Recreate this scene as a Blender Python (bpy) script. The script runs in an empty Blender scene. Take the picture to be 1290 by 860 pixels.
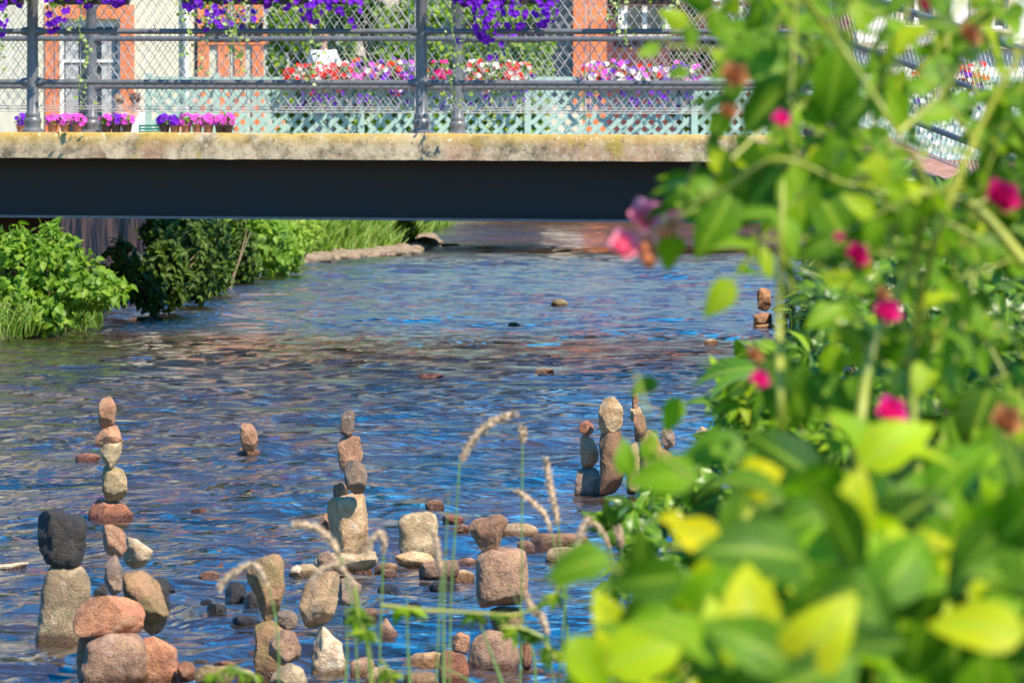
import bpy, bmesh, math, random
import numpy as np
from mathutils import Vector, noise, Matrix
random.seed(7); RNG = np.random.default_rng(7)
R = math.radians; PI = math.pi
C = bpy.context.scene.collection
S = bpy.context.scene

# ---------------------------------------------------------------- camera
F = 6800.0; H = 1.3; YH = 198.0          # focal length in photo pixels, eye height over the water, horizon row
PITCH = math.atan((430-YH)/F)
cam = bpy.data.cameras.new('camera'); camo = bpy.data.objects.new('camera', cam); C.objects.link(camo)
camo.location = (0,0,H); camo.rotation_euler = (PI/2-PITCH,0,0)
cam.sensor_width = 36; cam.lens = F/1290*36; cam.clip_start = .1; cam.clip_end = 3000
cam.dof.use_dof = True; cam.dof.focus_distance = 21.0; cam.dof.aperture_fstop = 17; cam.dof.aperture_blades = 7
S.camera = camo
# ---------------------------------------------------------------- light
SUN_EL, SUN_AZ = R(52), R(141)           # azimuth clockwise from +Y: behind the camera to the right
w = bpy.data.worlds.new('World'); S.world = w; w.use_nodes = True
nt = w.node_tree; bg = nt.nodes['Background']; sk = nt.nodes.new('ShaderNodeTexSky'); sk.sky_type = 'NISHITA'
sk.sun_disc = False; sk.sun_elevation = SUN_EL; sk.sun_rotation = SUN_AZ; sk.air_density = 1.1; sk.dust_density = .1; sk.ozone_density = 5.0
hs_=nt.nodes.new('ShaderNodeHueSaturation'); hs_.inputs['Saturation'].default_value=1.55; nt.links.new(sk.outputs[0],hs_.inputs['Color']); nt.links.new(hs_.outputs[0], bg.inputs[0]); bg.inputs[1].default_value = .15
sl = bpy.data.lights.new('sun', 'SUN'); sl.energy = 4.9; sl.angle = R(.5); sl.color = (1,.90,.75)
so = bpy.data.objects.new('sun', sl); C.objects.link(so)
sd = Vector((math.sin(SUN_AZ)*math.cos(SUN_EL), math.cos(SUN_AZ)*math.cos(SUN_EL), math.sin(SUN_EL)))
so.rotation_euler = sd.to_track_quat('Z','Y').to_euler()
S.view_settings.view_transform = 'Standard'; S.view_settings.look = 'None'; S.view_settings.exposure = .95; S.view_settings.gamma = 1
S.render.engine = 'CYCLES'; S.cycles.max_bounces = 8; S.cycles.transparent_max_bounces = 8

# ---------------------------------------------------------------- pixel/depth -> place in the world
def P(px, py, D):
    dx = (px-645)/F; dy = (430-py)/F
    cy, sy = math.cos(PITCH), math.sin(PITCH)
    d = Vector((dx, cy+dy*sy, -sy+dy*cy)); t = D/d.y
    return Vector((d.x*t, D, H+d.z*t))
def X(px, D): return P(px, YH, D).x
def Z(py, D): return P(645, py, D).z

# ---------------------------------------------------------------- object helpers
def tag(o, label=None, cat=None, group=None, kind=None):
    for k, v in (('label',label),('category',cat),('group',group),('kind',kind)):
        if v: o[k] = v
    return o
def empty(name, loc, label, cat, group=None):
    o = bpy.data.objects.new(name, None); C.objects.link(o); o.location = loc; o.empty_display_size = .1
    return tag(o, label, cat, group)
def link(name, me, parent=None):
    o = bpy.data.objects.new(name, me); C.objects.link(o)
    if parent:
        o.parent = parent
        base = Vector((0,0,0)); q = parent
        while q: base += q.location; q = q.parent
        o.location = -base            # geometry is written in world coordinates
    return o
class MB:
    def __init__(s): s.v=[]; s.f=[]
    def add(s, vs, fs):
        n=len(s.v); s.v += [tuple(v) for v in vs]; s.f += [tuple(i+n for i in f) for f in fs]; return s
    def box(s, x0,x1,y0,y1,z0,z1):
        vs=[(x,y,z) for x in (x0,x1) for y in (y0,y1) for z in (z0,z1)]
        return s.add(vs, [(0,1,3,2),(4,6,7,5),(0,4,5,1),(2,3,7,6),(0,2,6,4),(1,5,7,3)])
    def hexa(s, a):   # 8 corners: bottom 4 ccw, top 4 ccw
        return s.add(a, [(3,2,1,0),(4,5,6,7),(0,1,5,4),(1,2,6,5),(2,3,7,6),(3,0,4,7)])
    def tube(s, pts, rad, n=8, cap=True):
        pts=[Vector(p) for p in pts]; m=len(pts)
        if not hasattr(rad,'__len__'): rad=[rad]*m
        n0=len(s.v); ref=None
        for i,p in enumerate(pts):
            t=(pts[min(i+1,m-1)]-pts[max(i-1,0)]).normalized()
            if ref is None: ref = t.cross(Vector((0,0,1))) if abs(t.z)<.9 else t.cross(Vector((1,0,0)))
            a=(ref-t*ref.dot(t)).normalized(); b=t.cross(a); ref=a
            for k in range(n):
                q=p+(a*math.cos(2*PI*k/n)+b*math.sin(2*PI*k/n))*rad[i]; s.v.append(tuple(q))
        for i in range(m-1):
            for k in range(n):
                s.f.append((n0+i*n+k, n0+i*n+(k+1)%n, n0+(i+1)*n+(k+1)%n, n0+(i+1)*n+k))
        if cap:
            s.f.append(tuple(n0+k for k in reversed(range(n)))); s.f.append(tuple(n0+(m-1)*n+k for k in range(n)))
        return s
    def lathe(s, c, prof, n=16):
        n0=len(s.v)
        for r,z in prof:
            for k in range(n): s.v.append((c[0]+r*math.cos(2*PI*k/n), c[1]+r*math.sin(2*PI*k/n), c[2]+z))
        for i in range(len(prof)-1):
            for k in range(n): s.f.append((n0+i*n+k,n0+i*n+(k+1)%n,n0+(i+1)*n+(k+1)%n,n0+(i+1)*n+k))
        s.f.append(tuple(n0+k for k in reversed(range(n)))); s.f.append(tuple(n0+(len(prof)-1)*n+k for k in range(n)))
        return s
    def build(s, name, mat, parent=None, smooth=False):
        me=bpy.data.meshes.new(name); me.from_pydata(s.v,[],s.f); me.materials.append(mat)
        if smooth:
            me.polygons.foreach_set('use_smooth',[True]*len(me.polygons))
            try: me.set_sharp_from_angle(angle=R(45))
            except Exception: pass
        return link(name, me, parent)
def npmesh(name, V, Fq, mat, parent=None, smooth=True, att=None):
    me=bpy.data.meshes.new(name); nv=len(V); nf=len(Fq); k=Fq.shape[1]
    me.vertices.add(nv); me.vertices.foreach_set('co', np.ascontiguousarray(V,dtype=np.float32).ravel())
    me.loops.add(nf*k); me.loops.foreach_set('vertex_index', np.ascontiguousarray(Fq,dtype=np.int32).ravel())
    me.polygons.add(nf); me.polygons.foreach_set('loop_start', np.arange(0,nf*k,k,dtype=np.int32))
    me.polygons.foreach_set('loop_total', np.full(nf,k,dtype=np.int32))
    me.update(calc_edges=True); me.validate()
    if smooth: me.polygons.foreach_set('use_smooth',np.ones(nf,dtype=bool))
    if att is not None:
        a=me.attributes.new('rib','FLOAT','POINT'); a.data.foreach_set('value', np.real(att).astype(np.float32)); a=me.attributes.new('vein','FLOAT','POINT'); a.data.foreach_set('value', np.imag(att).astype(np.float32))
    me.materials.append(mat); return link(name, me, parent)

# ---------------------------------------------------------------- materials
def newmat(name):
    m=bpy.data.materials.new(name); m.use_nodes=True; return m, m.node_tree, m.node_tree.nodes['Principled BSDF']
def nz(nt, scale, detail=4, rough=.55, coord='Object', stretch=None, dist=0):
    tc=nt.nodes.new('ShaderNodeTexCoord'); n=nt.nodes.new('ShaderNodeTexNoise')
    n.inputs['Scale'].default_value=scale; n.inputs['Detail'].default_value=detail; n.inputs['Roughness'].default_value=rough
    n.inputs['Distortion'].default_value=dist
    if stretch:
        mp=nt.nodes.new('ShaderNodeMapping'); mp.inputs['Scale'].default_value=stretch
        nt.links.new(tc.outputs[coord],mp.inputs[0]); nt.links.new(mp.outputs[0],n.inputs['Vector'])
    else: nt.links.new(tc.outputs[coord],n.inputs['Vector'])
    return n.outputs['Fac']
def ramp(nt, fac, stops):
    r=nt.nodes.new('ShaderNodeValToRGB'); e=r.color_ramp.elements
    while len(e)<len(stops): e.new(.5)
    for i,(p,c) in enumerate(stops):
        e[i].position=p; e[i].color=(*c,1) if len(c)==3 else c
    nt.links.new(fac, r.inputs[0]); return r.outputs[0]
def mixc(nt, fac, a, b, mode='MIX'):
    m=nt.nodes.new('ShaderNodeMix'); m.data_type='RGBA'; m.blend_type=mode
    for s,v in ((0,fac),(6,a),(7,b)):
        if isinstance(v,(int,float)): m.inputs[s].default_value=v
        elif isinstance(v,tuple): m.inputs[s].default_value=(*v,1)
        else: nt.links.new(v,m.inputs[s])
    return m.outputs[2]
def bump(nt, bs, h, strength=.3, dist=.01):
    b=nt.nodes.new('ShaderNodeBump'); b.inputs['Strength'].default_value=strength; b.inputs['Distance'].default_value=dist
    nt.links.new(h,b.inputs['Height']); nt.links.new(b.outputs[0],bs.inputs['Normal'])
def plain(name, c1, c2=None, scale=6, rough=.6, metal=0, bs_=.2, dist=.005):
    m,nt,b=newmat(name); c2=c2 or tuple(x*.75 for x in c1)
    f=nz(nt,scale,6); col=ramp(nt,f,[(.35,c2),(.62,c1)]); nt.links.new(col,b.inputs['Base Color'])
    b.inputs['Roughness'].default_value=rough; b.inputs['Metallic'].default_value=metal
    bump(nt,b,nz(nt,scale*5,5),bs_,dist); return m
def leafmat(name, stops, trans=.35, rough=.4, rib=(.26,.36,.03), tcol=None, gloss=.4):
    m,nt,b=newmat(name)
    g=nt.nodes.new('ShaderNodeNewGeometry'); col=ramp(nt,g.outputs['Random Per Island'],stops)
    col=mixc(nt, .35, col, ramp(nt,nz(nt,14,3),[(.3,tuple(x*.45 for x in stops[0][1])),(.7,tuple(min(1,x*1.3) for x in stops[len(stops)//2][1]))]))
    at=nt.nodes.new('ShaderNodeAttribute'); at.attribute_name='rib'
    av=nt.nodes.new('ShaderNodeAttribute'); av.attribute_name='vein'
    s1=nt.nodes.new('ShaderNodeMath'); s1.operation='MULTIPLY'; s1.inputs[1].default_value=44; nt.links.new(av.outputs['Fac'],s1.inputs[0])
    s2=nt.nodes.new('ShaderNodeMath'); s2.operation='SINE'; nt.links.new(s1.outputs[0],s2.inputs[0])
    s3=nt.nodes.new('ShaderNodeMapRange'); s3.inputs[1].default_value=.86; s3.inputs[2].default_value=1; s3.inputs[4].default_value=.55; nt.links.new(s2.outputs[0],s3.inputs[0])
    pw_=nt.nodes.new('ShaderNodeMath'); pw_.operation='POWER'; pw_.inputs[1].default_value=5; nt.links.new(at.outputs['Fac'],pw_.inputs[0])
    ml=nt.nodes.new('ShaderNodeMath'); ml.operation='MAXIMUM'; nt.links.new(pw_.outputs[0],ml.inputs[0]); nt.links.new(s3.outputs[0],ml.inputs[1])
    if name.startswith('petal'): ml=pw_
    spot=ramp(nt,nz(nt,55,3,.7),[(.66,(0,0,0)),(.72,(.8,.8,.8))])
    if 'leaf' in name and name not in ('variegated_leaf',): col=mixc(nt,spot,col,(.16,.11,.02))
    col=mixc(nt, ml.outputs[0], col, rib)
    nt.links.new(col,b.inputs['Base Color']); b.inputs['Roughness'].default_value=rough; b.inputs['Specular IOR Level'].default_value=gloss
    t=nt.nodes.new('ShaderNodeBsdfTranslucent')
    tc_=mixc(nt,1.0,col,tcol or (1.6,1.9,.5),'MULTIPLY'); nt.links.new(tc_,t.inputs[0])
    mx=nt.nodes.new('ShaderNodeMixShader'); mx.inputs[0].default_value=trans
    nt.links.new(b.outputs[0],mx.inputs[1]); nt.links.new(t.outputs[0],mx.inputs[2])
    nt.links.new(mx.outputs[0],nt.nodes['Material Output'].inputs[0])
    bump(nt,b,nz(nt,90,3),.25,.002)
    return m
def stonemat(name, c1, c2, c3=(.5,.45,.38), spk=.35, grain=90):
    m,nt,b=newmat(name)
    oi=nt.nodes.new('ShaderNodeObjectInfo'); tc=nt.nodes.new('ShaderNodeTexCoord'); ad=nt.nodes.new('ShaderNodeVectorMath'); ad.operation='ADD'
    sc=nt.nodes.new('ShaderNodeVectorMath'); sc.operation='SCALE'; sc.inputs[0].default_value=(37,11,23); nt.links.new(oi.outputs['Random'],sc.inputs['Scale'])
    nt.links.new(tc.outputs['Object'],ad.inputs[0]); nt.links.new(sc.outputs[0],ad.inputs[1])
    def N(s,d=5,r=.6,dist=0):
        n=nt.nodes.new('ShaderNodeTexNoise'); n.inputs['Scale'].default_value=s; n.inputs['Detail'].default_value=d; n.inputs['Roughness'].default_value=r; n.inputs['Distortion'].default_value=dist
        nt.links.new(ad.outputs[0],n.inputs['Vector']); return n.outputs['Fac']
    col=mixc(nt, ramp(nt,N(13,4,.6,.6),[(.42,(0,0,0)),(.58,(1,1,1))]), c1, c2)
    pat=ramp(nt,N(22,6,.65),[(.56,(0,0,0)),(.66,(1,1,1))]); col=mixc(nt, mixc(nt,.55,(0,0,0),pat), col, c3); col=mixc(nt, ramp(nt,N(6,7,.7,1.6),[(.475,(0,0,0)),(.495,(.75,.75,.75)),(.515,(0,0,0))]), col, tuple(x*.35 for x in c1)); col=mixc(nt, ramp(nt,N(7.5,6,.7,.4),[(.58,(0,0,0)),(.70,(.7,.7,.7))]), col, (c1[0]*.6,c1[1]*.72,c1[2]*.55))
    sp=ramp(nt,N(grain,2,.5),[(.30,(.45,.42,.4)),(.45,(1,1,1)),(.62,(1,1,1)),(.72,(1.5,1.45,1.4))]); col=mixc(nt,spk,col,mixc(nt,1.0,col,sp,'MULTIPLY'))
    col=mixc(nt,1.0,col,(1.0,.93,.80),'MULTIPLY'); hv=nt.nodes.new('ShaderNodeHueSaturation'); mr=nt.nodes.new('ShaderNodeMapRange'); mr.inputs[3].default_value=.72; mr.inputs[4].default_value=1.25
    nt.links.new(oi.outputs['Random'],mr.inputs[0]); nt.links.new(mr.outputs[0],hv.inputs['Value']); nt.links.new(col,hv.inputs['Color']); col=hv.outputs[0]
    # wet, darker rim just above the river
    g=nt.nodes.new('ShaderNodeNewGeometry'); sx=nt.nodes.new('ShaderNodeSeparateXYZ'); nt.links.new(g.outputs['Position'],sx.inputs[0])
    wn=nt.nodes.new('ShaderNodeMath'); wn.operation='MULTIPLY_ADD'; wn.inputs[1].default_value=-.03; nt.links.new(N(18,3),wn.inputs[0]); nt.links.new(sx.outputs['Z'],wn.inputs[2])
    mw=nt.nodes.new('ShaderNodeMapRange'); mw.inputs[1].default_value=.000; mw.inputs[2].default_value=.016; mw.inputs[3].default_value=1; mw.inputs[4].default_value=0; nt.links.new(wn.outputs[0],mw.inputs[0])
    col=mixc(nt,mw.outputs[0],col,mixc(nt,1.0,col,(.35,.26,.16),'MULTIPLY'))
    nt.links.new(col,b.inputs['Base Color'])
    rr=nt.nodes.new('ShaderNodeMapRange'); rr.inputs[3].default_value=.78; rr.inputs[4].default_value=.2; nt.links.new(mw.outputs[0],rr.inputs[0]); nt.links.new(rr.outputs[0],b.inputs['Roughness'])
    hh=nt.nodes.new('ShaderNodeMath'); hh.operation='ADD'; nt.links.new(N(45,8,.7),hh.inputs[0]); nt.links.new(N(220,3,.6),hh.inputs[1])
    bump(nt,b,hh.outputs[0],.8,.009); return m
M={}
M['tan']=stonemat('stone_tan',(.44,.28,.15),(.54,.38,.23))
M['pale']=stonemat('stone_pale',(.55,.43,.28),(.34,.25,.15),(.62,.55,.42))
M['pink']=stonemat('stone_pink',(.48,.26,.16),(.36,.19,.11),(.56,.40,.28))
M['red']=stonemat('stone_red_sandstone',(.36,.14,.075),(.28,.115,.07),(.42,.24,.16))
M['orange']=stonemat('stone_orange',(.44,.21,.11),(.33,.14,.08),(.50,.34,.23))
M['grey']=stonemat('stone_grey',(.32,.21,.15),(.18,.135,.115),(.38,.31,.26))
M['brown']=stonemat('stone_brown',(.26,.14,.08),(.34,.19,.11),(.34,.25,.19))
M['granite']=stonemat('stone_granite',(.38,.235,.155),(.26,.155,.105),(.42,.32,.26),.8,130)
M['dark']=stonemat('stone_dark',(.022,.021,.022),(.035,.03,.026),(.09,.08,.07))
M['moss']=stonemat('stone_mossy',(.40,.30,.17),(.27,.22,.10),(.42,.33,.2))
M['olive']=stonemat('stone_olive',(.34,.20,.11),(.20,.15,.065),(.38,.25,.14))
M['bar']=stonemat('stone_bar',(.36,.28,.20),(.26,.19,.13),(.48,.40,.32))
M['white']=stonemat('stone_whitish',(.60,.50,.37),(.38,.26,.17),(.66,.62,.54))

M['iron']=plain('painted_grey_iron',(.15,.15,.155),(.11,.11,.115),20,.4,.15,.12,.002)
M['wire']=plain('galvanised_wire',(.46,.42,.40),(.32,.30,.29),30,.5,.05,.1,.001)
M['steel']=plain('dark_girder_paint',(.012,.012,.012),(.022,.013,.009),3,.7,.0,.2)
M['terracotta']=plain('terracotta',(.35,.14,.07))
M['darkpot']=plain('dark_plastic',(.05,.03,.025),rough=.5)
M['greenplastic']=plain('green_plastic',(.01,.16,.10),rough=.35)
M['lattice']=plain('pale_teal_paint',(.33,.46,.39),(.27,.39,.33),8,.6)
M['cream']=plain('cream_render',(.70,.64,.46),(.60,.54,.38),1.5,.85)
M['greyg']=plain('grey_green_render',(.50,.52,.40),(.42,.45,.35),1.5,.85)
M['orangep']=plain('orange_paint',(.66,.20,.065),(.55,.15,.05),3,.7)
M['darkred']=plain('dark_red_boards',(.13,.03,.025),(.09,.02,.02),3,.7)
M['white_p']=plain('white_paint',(.78,.77,.72),(.68,.67,.62),5,.6)
M['stoneyw']=plain('pale_quoin_stone',(.58,.50,.38),(.45,.38,.29),6,.85)
M['tile']=plain('roof_tiles',(.28,.10,.055),(.18,.065,.04),4,.85)
M['brownwood']=plain('brown_wood',(.14,.07,.04),rough=.7)
M['slab']=plain('terrace_concrete',(.34,.31,.27),(.25,.23,.2),2,.9)
M['curtain']=plain('lace_curtain',(.62,.62,.60),(.3,.3,.3),9,.9)
m,nt,b=newmat('window_glass'); b.inputs['Base Color'].default_value=(.03,.04,.05,1); b.inputs['Roughness'].default_value=.05; M['glass']=m
# concrete coping with lichen
m,nt,b=newmat('lichened_concrete')
c=ramp(nt,nz(nt,7,8,.68),[(.36,(.11,.085,.05)),(.47,(.31,.235,.14)),(.58,(.50,.39,.24))])
c=mixc(nt,ramp(nt,nz(nt,1.3,5,.7),[(.52,(0,0,0)),(.60,(.6,.6,.6))]),c,(.38,.20,.11))
tc=nt.nodes.new('ShaderNodeTexCoord'); sx=nt.nodes.new('ShaderNodeSeparateXYZ'); nt.links.new(tc.outputs['Object'],sx.inputs[0])
mr=nt.nodes.new('ShaderNodeMapRange'); mr.inputs[1].default_value=H+.06; mr.inputs[2].default_value=H+.19; nt.links.new(sx.outputs['Z'],mr.inputs[0])
mm=nt.nodes.new('ShaderNodeMath'); mm.operation='MULTIPLY'; nt.links.new(mr.outputs[0],mm.inputs[0]); nt.links.new(ramp(nt,nz(nt,2.6,6,.7),[(.36,(0,0,0)),(.50,(1,1,1))]),mm.inputs[1])
c=mixc(nt,mm.outputs[0],c,(.42,.27,.045))
c=mixc(nt,ramp(nt,nz(nt,3.5,6,.7,stretch=(1,1,.6)),[(.58,(0,0,0)),(.66,(.8,.8,.8))]),c,(.36,.26,.04))
c=mixc(nt,ramp(nt,nz(nt,30,4,.7),[(.58,(0,0,0)),(.68,(.6,.6,.6))]),c,(.66,.60,.48))
c=mixc(nt,ramp(nt,nz(nt,24,5,.75),[(.33,(.8,.8,.8)),(.42,(0,0,0))]),c,(.075,.06,.045))
nt.links.new(c,b.inputs['Base Color']); b.inputs['Roughness'].default_value=.9; bump(nt,b,nz(nt,40,7,.7),.7,.008); M['coping']=m
# squared red sandstone masonry
for key_,nm_,tint_ in (('masonry','sandstone_masonry',(1.0,1.0,1.0)),('darkened','shade_darkened_masonry',(.32,.26,.24))):  # second copy is darker: the left wall's shade is put into its colour
    m,nt,b=newmat(nm_)
    tc=nt.nodes.new('ShaderNodeTexCoord'); mp=nt.nodes.new('ShaderNodeMapping'); mp.inputs['Rotation'].default_value=(PI/2,0,0); nt.links.new(tc.outputs['Object'],mp.inputs[0])
    cx=nt.nodes.new('ShaderNodeSeparateXYZ'); nt.links.new(tc.outputs['Object'],cx.inputs[0]); sm=nt.nodes.new('ShaderNodeMath'); nt.links.new(cx.outputs[0],sm.inputs[0]); nt.links.new(cx.outputs[1],sm.inputs[1])
    cb=nt.nodes.new('ShaderNodeCombineXYZ'); nt.links.new(sm.outputs[0],cb.inputs[0]); nt.links.new(cx.outputs[2],cb.inputs[1])
    br=nt.nodes.new('ShaderNodeTexBrick'); br.inputs['Scale'].default_value=1; br.inputs['Brick Width'].default_value=.5; br.inputs['Row Height'].default_value=.26; br.inputs['Mortar Size'].default_value=.012
    br.inputs['Color1'].default_value=(.30,.115,.075,1); br.inputs['Color2'].default_value=(.38,.19,.12,1); br.inputs['Mortar'].default_value=(.26,.2,.15,1); nt.links.new(cb.outputs[0],br.inputs['Vector'])
    c=mixc(nt,ramp(nt,nz(nt,5,7,.7),[(.4,(.7,.7,.7)),(.6,(0,0,0))]),br.outputs['Color'],(.20,.12,.085))
    c=mixc(nt,ramp(nt,nz(nt,9,7,.75),[(.55,(0,0,0)),(.68,(.7,.7,.7))]),c,(.5,.40,.33))
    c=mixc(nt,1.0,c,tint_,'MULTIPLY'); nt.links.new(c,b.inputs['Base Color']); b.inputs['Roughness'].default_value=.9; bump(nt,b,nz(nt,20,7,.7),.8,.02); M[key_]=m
# river water
m,nt,b=newmat('river_water')
c=ramp(nt,nz(nt,1.1,6,.65,stretch=(1,.35,1)),[(.38,(.010,.012,.008)),(.52,(.028,.017,.010)),(.70,(.060,.034,.018))])
nt.links.new(c,b.inputs['Base Color']); b.inputs['Roughness'].default_value=.05; b.inputs['IOR'].default_value=1.9
hh=nt.nodes.new('ShaderNodeMath'); hh.operation='MULTIPLY_ADD'; hh.inputs[1].default_value=.35
nt.links.new(nz(nt,34,4,.6,dist=.3),hh.inputs[0]); nt.links.new(nz(nt,10,4,.55,dist=.5,stretch=(1,.8,1)),hh.inputs[2])
b1=nt.nodes.new('ShaderNodeBump'); b1.inputs['Strength'].default_value=1; b1.inputs['Distance'].default_value=.085; nt.links.new(nz(nt,3.6,3,.6,dist=.4,stretch=(.8,1,1)),b1.inputs['Height'])
bump(nt,b,hh.outputs[0],1.0,.012); nt.links.new(b1.outputs[0],[n for n in nt.nodes if n.type=='BUMP' and n!=b1][0].inputs['Normal']); M['water']=m
# ground of the banks and the bed
m,nt,b=newmat('bank_soil')
c=ramp(nt,nz(nt,3,8,.7),[(.35,(.05,.04,.022)),(.5,(.10,.085,.045)),(.62,(.07,.10,.03))])
nt.links.new(c,b.inputs['Base Color']); b.inputs['Roughness'].default_value=.95; bump(nt,b,nz(nt,14,7,.7),.9,.04); M['soil']=m
M['gravel']=plain('pale_gravel',(.50,.42,.34),(.30,.24,.19),9,.9,0,.9,.03)

G1=[(0,(.055,.13,.012)),(.5,(.10,.20,.018)),(1,(.16,.27,.03))]
M['leaf_rose']=leafmat('rose_leaf',[(0,(.01,.045,.003)),(.4,(.03,.11,.004)),(.75,(.15,.28,.004)),(1,(.38,.40,.005))],.32,.5,gloss=.15)
M['leaf_big']=leafmat('broad_leaf',[(0,(.008,.035,.003)),(.45,(.028,.11,.003)),(.72,(.15,.30,.003)),(.85,(.42,.50,.002)),(1,(.58,.54,.003))],.36,.5,gloss=.15)
M['leaf_yel']=leafmat('yellow_leaf',[(0,(.50,.44,.003)),(1,(.60,.48,.003))],.35,.6,gloss=.1)
M['leaf_creep']=leafmat('creeper_leaf',[(0,(.008,.035,.006)),(.5,(.022,.085,.006)),(.85,(.08,.20,.006)),(1,(.26,.36,.01))],.25,.35,gloss=.3)
M['leaf_bank']=leafmat('bank_bush_leaf',[(0,(.05,.12,.01)),(.5,(.14,.26,.02)),(1,(.30,.40,.05))],.4,.45,gloss=.25)
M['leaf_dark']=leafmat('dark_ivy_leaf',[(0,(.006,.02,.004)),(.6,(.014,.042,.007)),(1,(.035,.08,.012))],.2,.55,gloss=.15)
M['leaf_hedge']=leafmat('hedge_leaf',[(0,(.07,.15,.01)),(.6,(.20,.32,.02)),(1,(.40,.46,.05))],.4,.6)
M['leaf_var']=leafmat('variegated_leaf',[(0,(.14,.24,.05)),(.5,(.30,.36,.12)),(1,(.48,.48,.24))],.3,.5)
M['grass']=leafmat('grass_blade',[(0,(.08,.16,.02)),(.6,(.16,.26,.03)),(1,(.32,.34,.08))],.4,.5)
def petal(name,a,b_,tr=.3): M[name]=leafmat(name,[(0,a),(1,b_)],tr,.6,rib=a,tcol=(1.4,1.1,1.4),gloss=.1)
petal('petal_purple',(.10,.008,.36),(.26,.03,.62)); petal('petal_magenta',(.62,.03,.42),(.75,.16,.62))
petal('petal_rose',(.62,.006,.15),(.82,.04,.30),.4); petal('petal_red',(.70,.012,.010),(.80,.05,.03)); petal('petal_white',(.70,.66,.50),(.8,.78,.7)); petal('petal_pink',(.98,.16,.36),(.98,.48,.52),.3)
petal('petal_dead',(.30,.12,.04),(.50,.24,.09)); petal('petal_deep',(.30,.004,.07),(.50,.01,.12))
M['cane']=plain('rose_cane',(.32,.32,.02),(.15,.20,.02),9,.5)
M['redcane']=plain('woody_stem',(.20,.13,.06),(.14,.09,.04),30,.7)
M['straw']=plain('dry_grass_head',(.62,.46,.30),(.48,.34,.2),60,.8,0,.8,.003)
M['greenstem']=plain('green_stem',(.14,.24,.05),(.10,.18,.04),30,.5)
M['skin']=plain('skin',(.50,.29,.21),rough=.6); M['hairb']=plain('brown_hair',(.12,.045,.02)); M['hairl']=plain('light_hair',(.35,.2,.1))
M['shirtw']=plain('white_shirt',(.75,.75,.75)); M['shirtb']=plain('blue_shirt',(.25,.35,.6)); M['jeans']=plain('dark_trousers',(.05,.06,.1)); M['shirtr']=plain('peach_shirt',(.6,.35,.25))
M['cloth']=plain('white_cloth',(.78,.76,.72),rough=.8)

# ---------------------------------------------------------------- leaves
def leaf_tpl(W=.5, nl=6, serr=0.0, fold=.18, curl=.25, tip=.55):
    vs=[];at=[];fs=[];vn=[]
    cols=[-1,-.5,0,.5,1]
    for i in range(nl+1):
        t=i/nl; wd=W*.5*(math.sin(PI*t**.75)**.8 if 0<t<1 else 0)*(1-.25*t)*1.15
        wd=max(wd,.012)
        if serr and 0<i<nl and i%2: wd*=1-serr
        for c_ in cols:
            vs.append((c_*wd, t, fold*abs(c_)*wd - curl*(t-.3)**2 + .02*math.sin(9*t+c_*3)*(abs(c_)))); at.append(1.0 if c_==0 else 0.0); vn.append(t-.28*abs(c_))
    for i in range(nl):
        for j in range(4):
            a=i*5+j; fs.append((a,a+1,a+6,a+5))
    return np.array(vs),np.array(fs),np.array(at)+1j*np.array(vn)
T_OV=leaf_tpl(.55,7); T_ROSE=leaf_tpl(.62,10,.10); T_BIG=leaf_tpl(.58,12,.04,.22,.35); T_LONG=leaf_tpl(.30,7,0,.2,.5); T_SM=leaf_tpl(.7,4,0,.15,.2)
T_BLADE=leaf_tpl(.05,5,0,.4,.7); T_PETAL=leaf_tpl(1.0,3,0,.3,.3); T_CREEP=leaf_tpl(.42,8,.12,.2,.35)
def norm(a): return a/np.maximum(np.linalg.norm(a,axis=1,keepdims=True),1e-9)
def scatter(tpl, pos, dirs, nrm, size):
    V,Fq,A=tpl; n=len(pos); y=norm(dirs); x=norm(np.cross(y,nrm)); z=np.cross(x,y); s=np.asarray(size).reshape(-1,1,1)
    W=(V[None,:,0:1]*x[:,None,:]+V[None,:,1:2]*y[:,None,:]+V[None,:,2:3]*z[:,None,:])*s+np.asarray(pos)[:,None,:]
    FF=Fq[None]+ (np.arange(n)*len(V))[:,None,None]
    return W.reshape(-1,3), FF.reshape(-1,Fq.shape[1]), np.tile(A,n)
def leaves(name, parent, mat, tpl, pos, size, up=.8, dirs=None, nrm=None, jit=.8, toward=None):
    pos=np.asarray(pos,dtype=float); n=len(pos)
    if dirs is None: dirs=RNG.normal(size=(n,3)); dirs[:,2]-=.4
    if nrm is None:
        nrm=RNG.normal(size=(n,3))*jit; nrm[:,2]+=up
        if toward is not None: nrm+=np.array(toward)
    if not hasattr(size,'__len__'): size=size*RNG.uniform(.65,1.25,n)
    V,Fq,A=scatter(tpl,pos,dirs,nrm,size); return npmesh(name,V,Fq,mat,parent,True,A)
def blob_pts(blobs, n, shell=.55):
    """points through the outer volume of several ellipsoids (cx,cy,cz,rx,ry,rz); clumped"""
    vol=np.array([b[3]*b[4]*b[5] for b in blobs])**.66; vol/=vol.sum(); out=[]; nr=[]
    ids=RNG.choice(len(blobs),n,p=vol)
    d=norm(RNG.normal(size=(n,3)))
    # clumps: pull directions to a few centres per blob
    r=RNG.uniform(shell,1.0,n)**.6*(1+.12*np.sin(d[:,0]*7+ids)*np.cos(d[:,2]*6+ids*2))
    B=np.array(blobs)[ids]
    return B[:,:3]+d*B[:,3:]*r[:,None], d
def inside_poly(x,y,poly):
    c=np.zeros(len(x),bool); j=len(poly)-1
    for i in range(len(poly)):
        xi,yi=poly[i]; xj,yj=poly[j]
        m_=((yi>y)!=(yj>y))&(x<(xj-xi)*(y-yi)/((yj-yi) or 1e-9)+xi); c^=m_; j=i
    return c
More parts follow.
